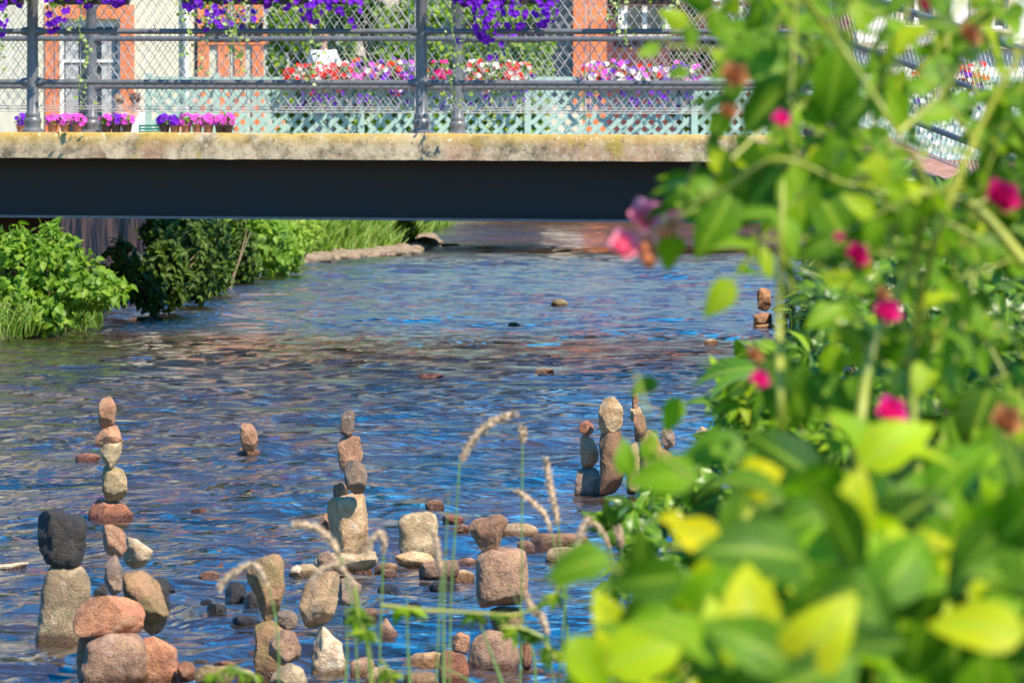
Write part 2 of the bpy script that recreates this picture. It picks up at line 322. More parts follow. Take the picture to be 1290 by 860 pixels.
def bush(name, label, cat, blobs, n, size, mat, tpl=T_OV, group=None, stems=6, shell=.4, toward=(.2,-.6,.2), up=.7):
    zb=min(b[2]-b[5] for b in blobs); cx=np.mean([b[0] for b in blobs]); cy=np.mean([b[1] for b in blobs])
    t=empty(name,(cx,cy,zb),label,cat,group)
    p,d=blob_pts(blobs,int(n*1.5),shell); gz_=np.array([noise.noise(Vector(q)*(7 if cat!='shrub' else 2.5)) for q in p]); k_=gz_>-.08; p=p[k_]; d=d[k_]; n=len(p); nr=d*1.0+RNG.normal(size=(n,3))*.5; nr[:,2]+=up; nr+=np.array(toward)
    leaves('foliage',t,mat,tpl,p,size,nrm=nr)
    mb=MB()
    for k in range(stems):
        b=blobs[k%len(blobs)]; e=Vector((b[0]+random.uniform(-.6,.6)*b[3],b[1]+random.uniform(-.6,.6)*b[4],b[2]+random.uniform(0,.7)*b[5])); s=Vector((cx+random.uniform(-.3,.3)*b[3],cy,zb))
        mid=(s+e)/2+Vector((random.uniform(-.1,.1)*b[3],0,.1*b[5])); th=.03*b[5]
        mb.tube([s,mid,e],[th,th*.7,th*.3],6)
    mb.build('stem',M['redcane'],t,True); return t

# ================================================================ SETTING
def bank_l(y): return float(np.interp(y,[0,30,37,40,44,52,58,64,67,70,73,80,88,96,112,140],[-3.6,-3.6,-3.75,-3.1,-3.35,-3.3,-3.15,-2.95,-2.6,-2.0,-1.6,-1.45,-1.5,-1.4,-.5,4]))
def bank_r(y): return float(np.interp(y,[0,4,10,20,30,38,42,60,80,100,140],[.05,.3,.75,1.35,1.95,2.5,2.45,3.6,5.2,8,16]))
ys=np.concatenate([np.arange(-12,12,.6),np.arange(12,60,.5),np.arange(60,140,1.2),np.geomspace(140,2500,14)])
xs=np.concatenate([-np.geomspace(16,900,10)[::-1],np.arange(-15.5,15.6,.25),np.geomspace(16,900,10)])
XX,YY=np.meshgrid(xs,ys); ZZ=np.zeros_like(XX)
for i in range(XX.shape[0]):
    y=YY[i,0]; L,Rr=bank_l(y),bank_r(y)
    for j in range(XX.shape[1]):
        x=XX[i,j]; d=min(x-L,Rr-x)            # >0 in the river
        top=.8 if y>56 else (.35 if x<0 else .25+.15*min(1,max(0,y)/40))
        if x<0 and y<=38: top=.6
        k=min(max((-d+.15)/ (.7 if x<0 or y>30 else .5),0),1); k=k*k*(3-2*k)
        z=-.22+(top+.22)*k
        if y>111: z=max(z,.8)
        if k>0.02: z+=.05*noise.noise(Vector((x*1.7,y*1.7,0)))
        ZZ[i,j]=z
V=np.stack([XX,YY,ZZ],-1).reshape(-1,3); nx,ny=len(xs),len(ys)
I=np.arange(nx*ny).reshape(ny,nx); Fq=np.stack([I[:-1,:-1],I[:-1,1:],I[1:,1:],I[1:,:-1]],-1).reshape(-1,4)
tag(npmesh('ground',V,Fq,M['soil']),'earth and gravel banks of the river','ground',None,'structure')
# water: rows widen with distance
rows=np.geomspace(7.5,111.5,1350); rows=np.concatenate([[-12,-4,2],rows]); cols=np.linspace(-6.5,9,620)
WX,WY=np.meshgrid(cols,rows); WZ=np.zeros_like(WX)
dy=np.gradient(rows)[:,None]*np.ones_like(WX)
rg=np.random.default_rng(3)
wx=WX+.22*np.sin(WY*1.1+WX*.9)+.1*np.sin(WX*3.1+WY*.7); wy=WY+.25*np.sin(WX*1.3+.4*WY)+.12*np.sin(WX*2.7-WY*1.9)+.07*np.sin(WX*6.1+WY*3.3)
for k in range(84):
    lam=float(np.exp(rg.uniform(math.log(.075),math.log(.6)))); th=rg.normal()*.5+PI/2
    kx,ky=math.cos(th)*2*PI/lam,math.sin(th)*2*PI/lam; amp=.0036*lam**.95*rg.uniform(.5,1.4)
    fade=np.clip((lam/2.6-dy)/(lam/5),0,1)
    mod=.5+.9*np.clip(.5+.5*np.sin(WX*rg.uniform(.3,1.4)+WY*rg.uniform(.15,.5)+rg.uniform(0,6))*np.sin(WX*.9-WY*rg.uniform(.2,.6)),0,1)
    WZ+=amp*fade*mod*np.sin(kx*wx+ky*wy+rg.uniform(0,6.28))
for k in range(26):
    lam=float(np.exp(rg.uniform(math.log(.9),math.log(2.4)))); th=rg.normal()*.45+PI/2; kx,ky=math.cos(th)*2*PI/lam,math.sin(th)*2*PI/lam
    far=np.clip((WY-44)/22,0,1)*np.clip((lam/2.6-dy)/(lam/5),0,1); WZ+=.0040*lam*far*np.clip((84-WY)/14,.5,1)*np.sin(kx*wx+ky*wy+rg.uniform(0,6.28))
V=np.stack([WX,WY,WZ],-1).reshape(-1,3); nx,ny=len(cols),len(rows); I=np.arange(nx*ny).reshape(ny,nx)
Fq=np.stack([I[:-1,:-1],I[:-1,1:],I[1:,1:],I[1:,:-1]],-1).reshape(-1,4)
tag(npmesh('river_water',V,Fq,M['water']),'rippled shallow river reflecting blue sky','water',None,'structure')

# ================================================================ NEAR BRIDGE
def B(x,t,h): return Vector((x, 40.6-.216*(x+3.85)+t, H-.0053*(x+3.85)+h))
BW=2.7
def slab(mb,x0,x1,t0,t1,h0,h1,n=1):
    for i in range(n):
        a=x0+(x1-x0)*i/n; b_=x0+(x1-x0)*(i+1)/n
        mb.hexa([B(a,t0,h0),B(b_,t0,h0),B(b_,t1,h0),B(a,t1,h0),B(a,t0,h1),B(b_,t0,h1),B(b_,t1,h1),B(a,t1,h1)])
    return mb
XL,XR=-7.0,2.2
br_=empty('footbridge',B(-2.5,1.3,-.4),'low footbridge with lichened stone edge and dark steel girder across the river','bridge')
def rough_beam(x0,x1,t0,t1,h0,h1,n=150):
    """long beam with a worn, slightly uneven front edge"""
    mb=MB(); prof=[(t0,h0),(t0,h0+(h1-h0)*.33),(t0,h0+(h1-h0)*.66),(t0+.006,h1-.012),(t0+.02,h1),(t1,h1),(t1,h0)]
    m=len(prof)
    for i in range(n+1):
        x=x0+(x1-x0)*i/n
        for k,(t,h) in enumerate(prof):
            j=noise.noise(Vector((x*5,k*3.1,0)))*.007+noise.noise(Vector((x*17,k*5.7,4)))*.004 if k<5 else 0
            mb.v.append(tuple(B(x,t+j,h+j*.8)))
    for i in range(n):
        for k in range(m): mb.f.append((i*m+k,(i+1)*m+k,(i+1)*m+(k+1)%m,i*m+(k+1)%m))
    mb.f.append(tuple(range(m))); mb.f.append(tuple(n*m+k for k in reversed(range(m)))); return mb
rough_beam(XL,XR,-.02,.34,-.005,.19).build('coping',M['coping'],br_,True)
rough_beam(XL,XR,BW-.3,BW+.06,-.005,.19,60).build('coping',M['coping'],br_,True)
slab(MB(),XL,XR,.342,BW-.302,0,.17).build('walkway',M['slab'],br_)
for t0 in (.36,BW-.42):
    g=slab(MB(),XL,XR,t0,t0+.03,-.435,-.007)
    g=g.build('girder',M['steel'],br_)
    fl=slab(MB(),XL,XR,t0-.13,t0+.16,-.455,-.437); fl.build('flange',M['iron'],g)  # lighter than the girder: its sky-lit edge is put into the colour
for k in range(5):
    x=XL+.9+k*1.9; slab(MB(),x,x+.08,.42,BW-.45,-.3,-.009).build('cross_beam',M['steel'],br_)

TOPR=1.13
def post_prof(s=1):
    return [(.085*s,0),(.085*s,.012),(.062*s,.03),(.06*s,.055),(.068*s,.075),(.068*s,.095),(.055*s,.11),(.058*s,.125),(.058*s,.14),(.046*s,.155),(.046*s,.33),(.043*s,.6),(.042*s,.98),(.055*s,1.0),(.055*s,1.03),(.045*s,1.05),(.05*s,1.16),(.035*s,1.2),(.03*s,1.22)]
def ribbed_post(parent,c,s=1):
    mb=MB(); n=24; pr=post_prof(s)
    n0=0
    for r,z in pr:
        for k in range(n):
            rr=r*(1-(.11 if (k%3==0 and .15<z<.98) else 0)); mb.v.append((c[0]+rr*math.cos(2*PI*k/n),c[1]+rr*math.sin(2*PI*k/n),c[2]+z))
    for i in range(len(pr)-1):
        for k in range(n): mb.f.append((i*n+k,i*n+(k+1)%n,(i+1)*n+(k+1)%n,(i+1)*n+k))
    mb.f.append(tuple((len(pr)-1)*n+k for k in range(n)))
    return mb.build('post',M['iron'],parent,True)
def railing(label, pts, posts, group, zoff=0):
    """pts: base polyline; posts: indices fraction list (world points)"""
    t=empty('bridge_railing',pts[0],label,'railing',group)
    for c_ in posts: ribbed_post(t,c_)
    for h,r in ((.375,.021),(.755,.021),(TOPR,.026)):
        MB().tube([Vector(p)+Vector((0,0,h)) for p in pts],r,12).build('rail',M['iron'],t,True)
    d=(Vector(pts[-1])-Vector(pts[0])).normalized()
    for c_ in posts:
        for h in (.375,.755,TOPR):
            q=Vector(c_)+Vector((0,0,h)); MB().tube([q-d*.085,q-d*.055,q+d*.055,q+d*.085],[.028,.034,.034,.028],12).build('rail_collar',M['iron'],t,True)
    # woven chain link
    wm=MB(); off=Vector((0,.03,0)); h0,h1=.175,TOPR+.02; ph=.112; pw=.079
    a=Vector(pts[0]); 
    for i in range(len(pts)-1):
        a=Vector(pts[i]); b_=Vector(pts[i+1]); L=(b_-a).length; d=(b_-a)/L; n=int(L/pw)
        nz_=int((h1-h0)/(ph/2)); s2=pw/2
        for k in range(int(L/s2)):
            pr=None
            for j in range(nz_+1):
                side=1 if (j+k)%2==0 else -1
                p=a+d*((k+.5)*s2+side*(s2/2+.002))+Vector((0,0,h0+j*ph/2))+off+Vector((0,.004*side,0))
                if pr is not None: wm.tube([pr,p],.0025,5,False)
                pr=p
        wm.tube([a+off+Vector((0,0,h0)),b_+off+Vector((0,0,h0))],.004,5); wm.tube([a+off+Vector((0,0,h0+.02)),b_+off+Vector((0,0,h0+.02))],.003,5)
        s_=.9
        while s_<L: wm.tube([a+d*s_+off+Vector((0,-.006,h0)),a+d*s_+off+Vector((0,-.006,h1))],.004,5); s_+=1.37
    wm.build('chain_link',M['wire'],t,True); return t
fp=[X(p_,40) for p_ in (-450,40,531,1003)]
fp=[X(-450,41.1),X(40,40.55),X(531,39.93),2.12]
railing('front railing of the footbridge, grey iron posts and rails with wire mesh, nearest the camera',[B(XL,.1,.19),B(2.12,.1,.19)],[B(x,.1,.19) for x in fp],'railings of the footbridge')
bp=[X(-343,43.6),X(117,43.2),X(577,42.6),X(1037,42.1)]
railing('rear railing of the footbridge, seen behind the front one just above the petunia pots',[B(XL,BW-.12,.19),B(bp[3],BW-.12,.19)],[B(x,BW-.12,.19) for x in bp],'railings of the footbridge')
# ramp down at the right, towards the camera
RA=B(2.2,.1,.19); RB=Vector((3.62,35.4,H-.52)); rd=(RB-RA)
railing('sloping railing dropping to the right beside the ramp, behind the rose leaves',[RA+Vector((.02,0,0)),RB],[RB],None)
wl=MB(); n=(Vector((rd.y,-rd.x,0))).normalized()*-.34
n=Vector((.34,.12,0))
q=[RA,RB,RB+n,RA+n]; wl.hexa([Vector((p.x-.04,p.y,-.4)) for p in q]+[Vector((p.x-.04,p.y,p.z-.0)) for p in q])
rw=empty('ramp_wall',(RA.x,RA.y,0),'reddish stone wing wall under the sloping railing at right','wall')
wl.build('wall_body',M['masonry'],rw)
cp=MB(); o=Vector((-.08,-.02,0)); q=[RA+o,RB+o,RB+n+o*-.3,RA+n]; cp.hexa([p+Vector((0,0,.003)) for p in q]+[p+Vector((0,0,.07)) for p in q]); cp.build('coping',M['masonry'],rw)
# abutments
ab=empty('bridge_abutment',(-4,43,0),'dark red sandstone wall under the left end of the footbridge','wall',)
MB().box(-8,-3.62,42.7,43.4,-.3,H-.02).box(-8,-3.75,43.405,58,-.3,H+.06).build('wall_body',M['darkened'],ab)  # masonry colour holds the shade under the bridge end
for k in range(3):
    x=-3.66-.0*k; 
ab2=empty('bridge_abutment',(2.6,41,0),'reddish stone abutment under the right end of the footbridge','wall')
MB().box(2.56,6,39.5,42.4,-.3,H-.02).build('wall_body',M['masonry'],ab2)

# ---- petunias hanging on the bridge
def five_petals(pos, nrm, size):
    """small trumpet blossoms: five petals round each point"""
    n=len(pos); nrm=norm(nrm); ref=norm(np.cross(nrm,RNG.normal(size=(n,3)))); r2=np.cross(nrm,ref)
    Ps=[];Ds=[];Ns=[];Ss=[]
    for k in range(5):
        a=2*PI*k/5; d=ref*math.cos(a)+r2*math.sin(a)+nrm*.25; Ps.append(pos);Ds.append(d);Ns.append(nrm);Ss.append(size)
    return np.concatenate(Ps),np.concatenate(Ds),np.concatenate(Ns),np.concatenate(Ss)
def flowers(name,parent,mat,pos,nrm,size):
    size=size*RNG.uniform(.8,1.25,len(pos)); p,d,n_,s=five_petals(np.asarray(pos),np.asarray(nrm),size*.5)
    V,Fq,A=scatter(T_PETAL,p,d,n_,s); return npmesh(name,V,Fq,mat,parent,True,A*0)
def flower_box(label, x0,x1,yy,z,mats,nfl,group,hang=.35,trail=2,fs=.055,nleaf=None,lm='leaf_bank',box=True,tall=.16,prop=None,wdt=.16,zf=None):
    cx=(x0+x1)/2; t=empty('flower_box',(cx,yy,z),label,'flower box',group); L=x1-x0
    if box:
        bx=MB(); q=.02; bx.hexa([(x0+q,yy-wdt/2+q,z),(x1-q,yy-wdt/2+q,z),(x1-q,yy+wdt/2-q,z),(x0+q,yy+wdt/2-q,z),(x0,yy-wdt/2,z+.15),(x1,yy-wdt/2,z+.15),(x1,yy+wdt/2,z+.15),(x0,yy+wdt/2,z+.15)]); bx.build('box',M['darkpot'],t)
    zc=z+.17; nb=max(3,int(L/.16)); blobs=[]
    for k in range(nb):
        xx=x0+L*(k+.5)/nb; blobs.append((xx,yy-.02,zc+random.uniform(-.02,.05),.13,.14,tall*random.uniform(.8,1.2)))
        dz=hang*random.uniform(.35,1); blobs.append((xx+random.uniform(-.05,.05),yy-wdt/2-.05,zc-dz*.5,.09,.07,dz*.55))
    nl=nleaf or int(260*L); p,d=blob_pts(blobs,nl,.2); nr=d+RNG.normal(size=d.shape)*.4+np.array([.2,-.5,.5]); leaves('foliage',t,M[lm],T_SM,p,.04,nrm=nr)
    tot=sum(w_ for _,w_ in mats)
    for mname,w_ in mats:
        p,d=blob_pts(blobs,max(3,int(nfl*w_/tot)),.92); k=(d[:,1]<.35); p=p[k];d=d[k]; flowers('blossoms',t,M[mname],p,d+np.array([.1,-.8,.2]),fs)
    for k in range(trail):
        xx=x0+L*random.random(); pts=[Vector((xx+.03*math.sin(i*1.3+k),yy-wdt/2-.06+.01*math.sin(i*2),zc-.09*i)) for i in range(int(3+hang*16*random.uniform(.7,1.3)))]
        tr=MB().tube(pts,.003,5).build('trailing_vine',M['greenstem'],t)
        p=np.array([list(q_) for q_ in pts for _ in range(5)])+RNG.normal(size=(len(pts)*5,3))*np.array([.028,.015,.03]); V,Fq,A=scatter(T_SM,p,RNG.normal(size=p.shape),RNG.normal(size=p.shape)*.5+np.array([.2,-1,.3]),RNG.uniform(.025,.045,len(p))); npmesh('vine_leaves',V,Fq,M['leaf_var'],tr,True,A)
    return t
BG='flower boxes hung on the bridge railings'
def bz(px,dt=-.1): 
    x=X(px,40.3); return x, B(x,dt,0).y
for (a,b_,lab,n_,hang,dt,mt) in ((60,165,'box of deep purple petunias hung beside the left iron post',330,.46,-.02,[('petal_purple',1)]),
      (228,345,'purple petunia box with trailing variegated vine, left of the middle of the front railing',300,.34,-.02,[('petal_purple',1)]),
      (350,462,'thin purple petunia box just left of the right iron post',260,.36,-.02,[('petal_purple',1)]),
      (566,700,'fullest purple petunia box, just right of the right iron post',560,.48,-.02,[('petal_purple',1)]),
      (-10,30,'purple petunia box cut by the left edge of the photo',120,.45,-.02,[('petal_purple',1)]),
      (760,850,'sparse flower box with pale ivy strand hanging over the wire mesh at right',12,.2,-.02,[('petal_purple',1)])):
    x0,yy=bz(a); x1,_=bz(b_); z=B(x0,0,0).z+1.14
    flower_box(lab,x0,x1,yy,z,mt,n_,BG,hang,3 if a in (228,760) else 1,fs=.058,nleaf=int((x1-x0)*(420 if a!=760 else 90)),lm='leaf_bank')
# purple trails behind (rear railing boxes)
for (a,b_,lab) in ((575,690,'purple petunias trailing low from the rear railing, right of its post'),(255,330,'purple petunia box on the rear railing above the orange shutters')):
    x0=X(a,42.7); x1=X(b_,42.7); yy=B(x0,BW-.02,0).y; flower_box(lab,x0,x1,yy,B(x0,0,0).z+.92,[('petal_purple',1)],45,BG,.55 if a>500 else .2,1,fs=.055)
# ---- potted petunias on the rear coping
pots=[(28,'petal_purple','purple'),(68,'petal_magenta','bright pink'),(84,'petal_magenta','bright pink'),(100,'petal_magenta','bright pink'),(137,'petal_magenta','pink'),(149,'petal_purple','violet'),(163,'petal_magenta','pink'),
      (211,'petal_purple','violet'),(224,'petal_purple','violet'),(238,'petal_magenta','pink'),(252,'petal_magenta','pink'),(266,'petal_magenta','pink'),(281,'petal_magenta','pink'),(291,'petal_magenta','pink')]
plab=['violet petunia in a small pot, leftmost, beside the left iron post','pink petunia pot just right of the left iron post','pink petunia pot in the middle of the three left of the rear post','pink petunia pot touching the rear post on its left','pink petunia pot just right of the rear post',
 'violet petunia pot between two pink ones, right of the rear post','pink petunia pot beside the green crate on its left','violet petunia pot just right of the green crate','second violet petunia pot right of the green crate','leftmost pink petunia pot in the long row right of the green crate',
 'second pink petunia pot in the long row right of the crate','third pink petunia pot in the long row right of the crate','fourth pink petunia pot in the long row right of the crate','pink petunia pot ending the long row on the right']
for (px,mn,cn),lab in zip(pots,plab):
    D=43.15; x=X(px,D); z=B(x,0,0).z+.195; yy=D-.08 if px>60 else D+.0
    yy=B(x,BW-.24,0).y
    t=empty('potted_petunia',(x,yy,z),lab,'potted flower','petunia pots along the rear coping')
    MB().lathe((x,yy,z),[(.030,0),(.042,.06),(.045,.062),(.045,.07),(.036,.07)],14).build('pot',M['darkpot'] if px%2 else M['terracotta'],t,True)
    bl=[(x,yy,z+.10,.055,.055,.045)]; p,d=blob_pts(bl,70,.2); leaves('foliage',t,M['leaf_bank'],T_SM,p,.028,nrm=d+np.array([0,-.3,.5]))
    p,d=blob_pts(bl,26,.95); k=d[:,2]>-.55; flowers('blossoms',t,M[mn],p[k],d[k]+np.array([0,-.6,.2]),.05)
x0=X(178,43.1); yy=B(x0,BW-.3,0).y; z=B(x0,0,0).z+.192
t=empty('plastic_crate',(x0+.08,yy,z),'small dark green plastic crate standing among the petunia pots','crate')
mb=MB(); x1=x0+.165
for a in (0,1,2): mb.box(x0,x1,yy,yy+.006,z+.004+a*.024,z+.021+a*.024); mb.box(x0,x1,yy+.11,yy+.116,z+.004+a*.024,z+.021+a*.024)
mb.box(x0,x0+.006,yy+.0065,yy+.1095,z,z+.07).box(x1-.006,x1,yy+.0065,yy+.1095,z,z+.07); mb.build('slatted_side',M['greenplastic'],t); MB().box(x0+.0065,x1-.0065,yy+.007,yy+.109,z+.001,z+.005).build('bottom',M['greenplastic'],t)

# ================================================================ TERRACE BRIDGE, FENCE AND PEOPLE
TD=74.0; TZ=H-.5
tb=empty('terrace_bridge',(0,TD+2.5,TZ-.3),'concrete terrace slab spanning the river behind the footbridge','bridge')
MB().box(-12,9,TD-.2,TD+5.5,TZ-.25,TZ).build('slab',M['slab'],tb)
for sx_ in (-6.5,6.6): MB().box(sx_-.35,sx_+.35,TD+.3,TD+4.8,-.4,TZ-.255).build('pier',M['masonry'],tb)
ft=empty('lattice_fence',(-5,TD,TZ),'pale teal wooden lattice fence behind the footbridge','fence')
ztop=Z(97,TD); posts_px=[63,168,273,455,665,875,1085,1295]
posts_px=[187,273,455,665,875,1085,1300]
for i,p_ in enumerate(posts_px):
    x=X(p_,TD); MB().box(x-.045,x+.045,TD-.05,TD+.04,TZ+.002,ztop+.05).build('post',M['lattice'],ft)
for i in range(len(posts_px)-1):
    a,b_=X(posts_px[i],TD)+.046,X(posts_px[i+1],TD)-.046; zb=TZ+.06; zt=ztop-.08; mb=MB(); hh_=zt-zb
    wdt=.062; pitch=.19
    for fam,yo in ((1,0.0),(-1,.014)):
        k=a-hh_
        while k<b_+hh_:
            s0,z0,s1,z1=k,zb,k+hh_,zt
            if fam<0: s0,s1=s1,s0
            def clp(s,z,s2,z2):
                if s<a: f=(a-s)/(s2-s); return a,z+(z2-z)*f
                if s>b_: f=(b_-s)/(s2-s); return b_,z+(z2-z)*f
                return s,z
            if not(max(s0,s1)<=a or min(s0,s1)>=b_):
                q0=clp(s0,z0,s1,z1); q1=clp(s1,z1,s0,z0)
                if abs(q0[0]-q1[0])>.02:
                    w2=wdt/2*1.414; y0=TD-.01+yo
                    mb.hexa([(q0[0]-w2,y0,q0[1]),(q0[0]+w2,y0,q0[1]),(q0[0]+w2,y0+.012,q0[1]),(q0[0]-w2,y0+.012,q0[1]),(q1[0]-w2,y0,q1[1]),(q1[0]+w2,y0,q1[1]),(q1[0]+w2,y0+.012,q1[1]),(q1[0]-w2,y0+.012,q1[1])])
            k+=pitch
    mb.build('lattice_panel',M['lattice'],ft)
    MB().box(a,b_,TD-.03,TD+.03,ztop-.078,ztop+.0).build('top_rail',M['lattice'],ft)
    MB().box(a,b_,TD-.03,TD+.03,zb-.05,zb-.002).build('bottom_rail',M['lattice'],ft)
FGp='flower boxes along the lattice fence'
mix=[('petal_red',5),('petal_white',3),('petal_magenta',2)]
for a,b_,lab,mt in ((362,440,'box of red geraniums on the lattice fence, left of the right iron post',[('petal_red',7),('petal_white',2)]),
   (442,535,'mixed white, red and violet flowers on the fence just left of the right post',[('petal_purple',3),('petal_magenta',2),('petal_white',2),('petal_red',2)]),
   (545,570,'small magenta flower box peeping out right of the right iron post',[('petal_rose',4)]),
   (588,665,'box of pale yellow and red flowers on the fence right of the rear post',[('petal_white',5),('petal_red',5)]),
   (735,880,'long box of small pink, violet and cream flowers on the fence at the centre right',[('petal_magenta',3),('petal_white',3),('petal_purple',3),('petal_red',1)]),
   (1150,1240,'box of red and white flowers seen through the rose leaves at upper right',[('petal_red',4),('petal_white',3),('petal_purple',2)])):
    x0,x1=X(a,TD-.1),X(b_,TD-.1); L=x1-x0
    flower_box(lab,x0,x1,TD-.12,ztop-.14,mt,int(230*L),FGp,.3,1,fs=.085,nleaf=int(500*L),lm='leaf_hedge',tall=.15)
    t=bpy.data.objects[[o.name for o in bpy.data.objects if o.get('label')==lab][0]]
    bl=[(x0+L*(k+.5)/8,TD-.22,ztop-.14-.1,.07,.06,.2) for k in range(8)]; p,d=blob_pts(bl,int(45*L),.8); flowers('blossoms',t,M['petal_purple'],p,d+np.array([.1,-.8,.2]),.065)

def skinned(name, V, E, Rr, mat, parent, sub=2):
    me=bpy.data.meshes.new(name+'_src'); me.from_pydata([tuple(v) for v in V],E,[]); o=bpy.data.objects.new('tmp',me); C.objects.link(o)
    o.modifiers.new('s','SKIN')
    for i,sv in enumerate(me.skin_vertices[0].data): 
        r=Rr[i]; sv.radius=(r,r) if not hasattr(r,'__len__') else r; sv.use_root=(i==0)
    ss=o.modifiers.new('u','SUBSURF'); ss.levels=sub; ss.render_levels=sub
    dg=bpy.context.evaluated_depsgraph_get(); m2=bpy.data.meshes.new_from_object(o.evaluated_get(dg)); m2.materials.clear(); m2.materials.append(mat)
    m2.polygons.foreach_set('use_smooth',[True]*len(m2.polygons))
    bpy.data.objects.remove(o); bpy.data.meshes.remove(me); m2.name=name; return link(name,m2,parent)
def person(px,D,headtop_y,face,label,shirt,hair,standing=False):
    x=X(px,D); zt=Z(headtop_y,D); t=empty('person',(x,D,TZ),label,'person')
    c,s=math.cos(face),math.sin(face)
    def T(a,b_,h): return Vector((x+a*c-b_*s, D+a*s+b_*c, zt+h))   # a: sideways, b: forward(-)
    hip=-.85
    V=[T(0,0,hip),T(0,0,hip+.2),T(0,0,-.42),T(0,0,-.30),T(0,-.0,-.24),T(0,-.015,-.12),T(0,0,-.04),
       T(.17,0,-.33),T(.23,-.06,-.56),T(.17,-.26,-.62),T(.14,-.34,-.62), T(-.17,0,-.33),T(-.23,-.06,-.56),T(-.17,-.26,-.62),T(-.14,-.34,-.62)]
    E=[(0,1),(1,2),(2,3),(3,4),(4,5),(5,6),(2,7),(7,8),(8,9),(9,10),(2,11),(11,12),(12,13),(13,14)]
    Rr=[.14,.13,.15,.06,.05,.095,.075,.06,.045,.035,.03,.06,.045,.035,.03]
    if standing: legs=[(T(.09,0,hip-.05),.085),(T(.1,-.02,hip-.42),.06),(T(.1,.02,hip-.8),.04),(T(.1,-.12,hip-.84),.03)],[(T(-.09,0,hip-.05),.085),(T(-.1,-.02,hip-.42),.06),(T(-.1,.02,hip-.8),.04),(T(-.1,-.12,hip-.84),.03)]
    else: legs=[(T(.1,-.08,hip-.01),.085),(T(.12,-.42,hip+.01),.06),(T(.12,-.42,hip-.40),.04),(T(.12,-.53,hip-.43),.03)],[(T(-.1,-.08,hip-.01),.085),(T(-.12,-.42,hip+.01),.06),(T(-.12,-.42,hip-.40),.04),(T(-.12,-.53,hip-.43),.03)]
    for lg in legs:
        pr=0
        for v,r in lg: V.append(v);Rr.append(r);E.append((pr,len(V)-1));pr=len(V)-1
    V.append(T(0,-.115,-.13)); Rr.append(.02); E.append((5,len(V)-1))     # nose
    bdy=skinned('body',V,E,Rr,M['skin'],t)
    skinned('shirt',V[:3]+[V[3]]+[V[7],V[8],V[11],V[12]],[(0,1),(1,2),(2,3),(2,4),(4,5),(2,6),(6,7)],[.155,.145,.165,.05,.072,.06,.072,.06],shirt,t)
    tv=[V[0]]+[l[0] for l in legs[0][:3]]+[l[0] for l in legs[1][:3]]; skinned('trousers',tv,[(0,1),(1,2),(2,3),(0,4),(4,5),(5,6)],[.15,.1,.075,.055,.1,.075,.055],M['jeans'],t)
    skinned('hair',[T(0,.035,-.14),T(0,.02,-.05),T(0,-.01,-.02)],[(0,1),(1,2)],[.095,.09,.06],hair,t)
    return t
def chair_(x,y,lab):
    t=empty('terrace_chair',(x,y,TZ),lab,'chair','chairs on the terrace')
    MB().box(x-.21,x+.21,y-.2,y+.2,TZ+.40,TZ+.43).build('seat',M['brownwood'],t); MB().box(x-.2,x+.2,y+.19,y+.21,TZ+.5,TZ+.82).build('backrest',M['brownwood'],t)
    for a in (-.19,.19):
        for b_ in (-.18,.2): MB().tube([(x+a,y+b_,TZ),(x+a,y+b_,TZ+(.399 if b_<0 else .5))],.014,6).build('leg',M['iron'],t)
ppl=[(9,76.4,116,PI,'diner in a blue shirt seated at the left edge beyond the bridge',M['shirtb'],M['hairb']),
     (150,77.6,118,PI,'light-haired diner left of the dark-haired one, beyond the rear post',M['shirtr'],M['hairl']),
     (171,76.6,117,PI*.9,'dark-haired diner in a white shirt seated beyond the green crate',M['shirtw'],M['hairb']),
     (243,76.5,122,0,'bald diner facing the river behind the lattice fence',M['shirtr'],M['skin'])]
for i,(px,D,hy,fc,lab,sh,hr) in enumerate(ppl):
    person(px,D,hy,fc,lab,sh,hr); chair_(X(px,D),D+(.02 if fc==0 else .02),['wooden chair under the diner at the left edge','wooden chair under the light-haired diner','wooden chair under the dark-haired diner in white','wooden chair under the diner facing the river'][i])
person(408,83.2,40,PI,'person in a white top behind the red geraniums, beside the hedge',M['shirtw'],M['hairl'],True)
for px,D,lab in ((60,76.6,'round table with white cloth by the left diner'),(205,76.2,'round table with white cloth right of the white-shirted diner')):
    x=X(px,D); t=empty('cafe_table',(x,D,TZ),lab,'table','tables on the terrace'); MB().lathe((x,D,TZ),[(.2,0),(.2,.02),(.03,.04),(.03,.72)],16).build('pedestal',M['iron'],t,True)
    MB().lathe((x,D,TZ),[(.42,.5),(.40,.6),(.38,.735),(.36,.745)],24).build('tablecloth',M['cloth'],t,True)

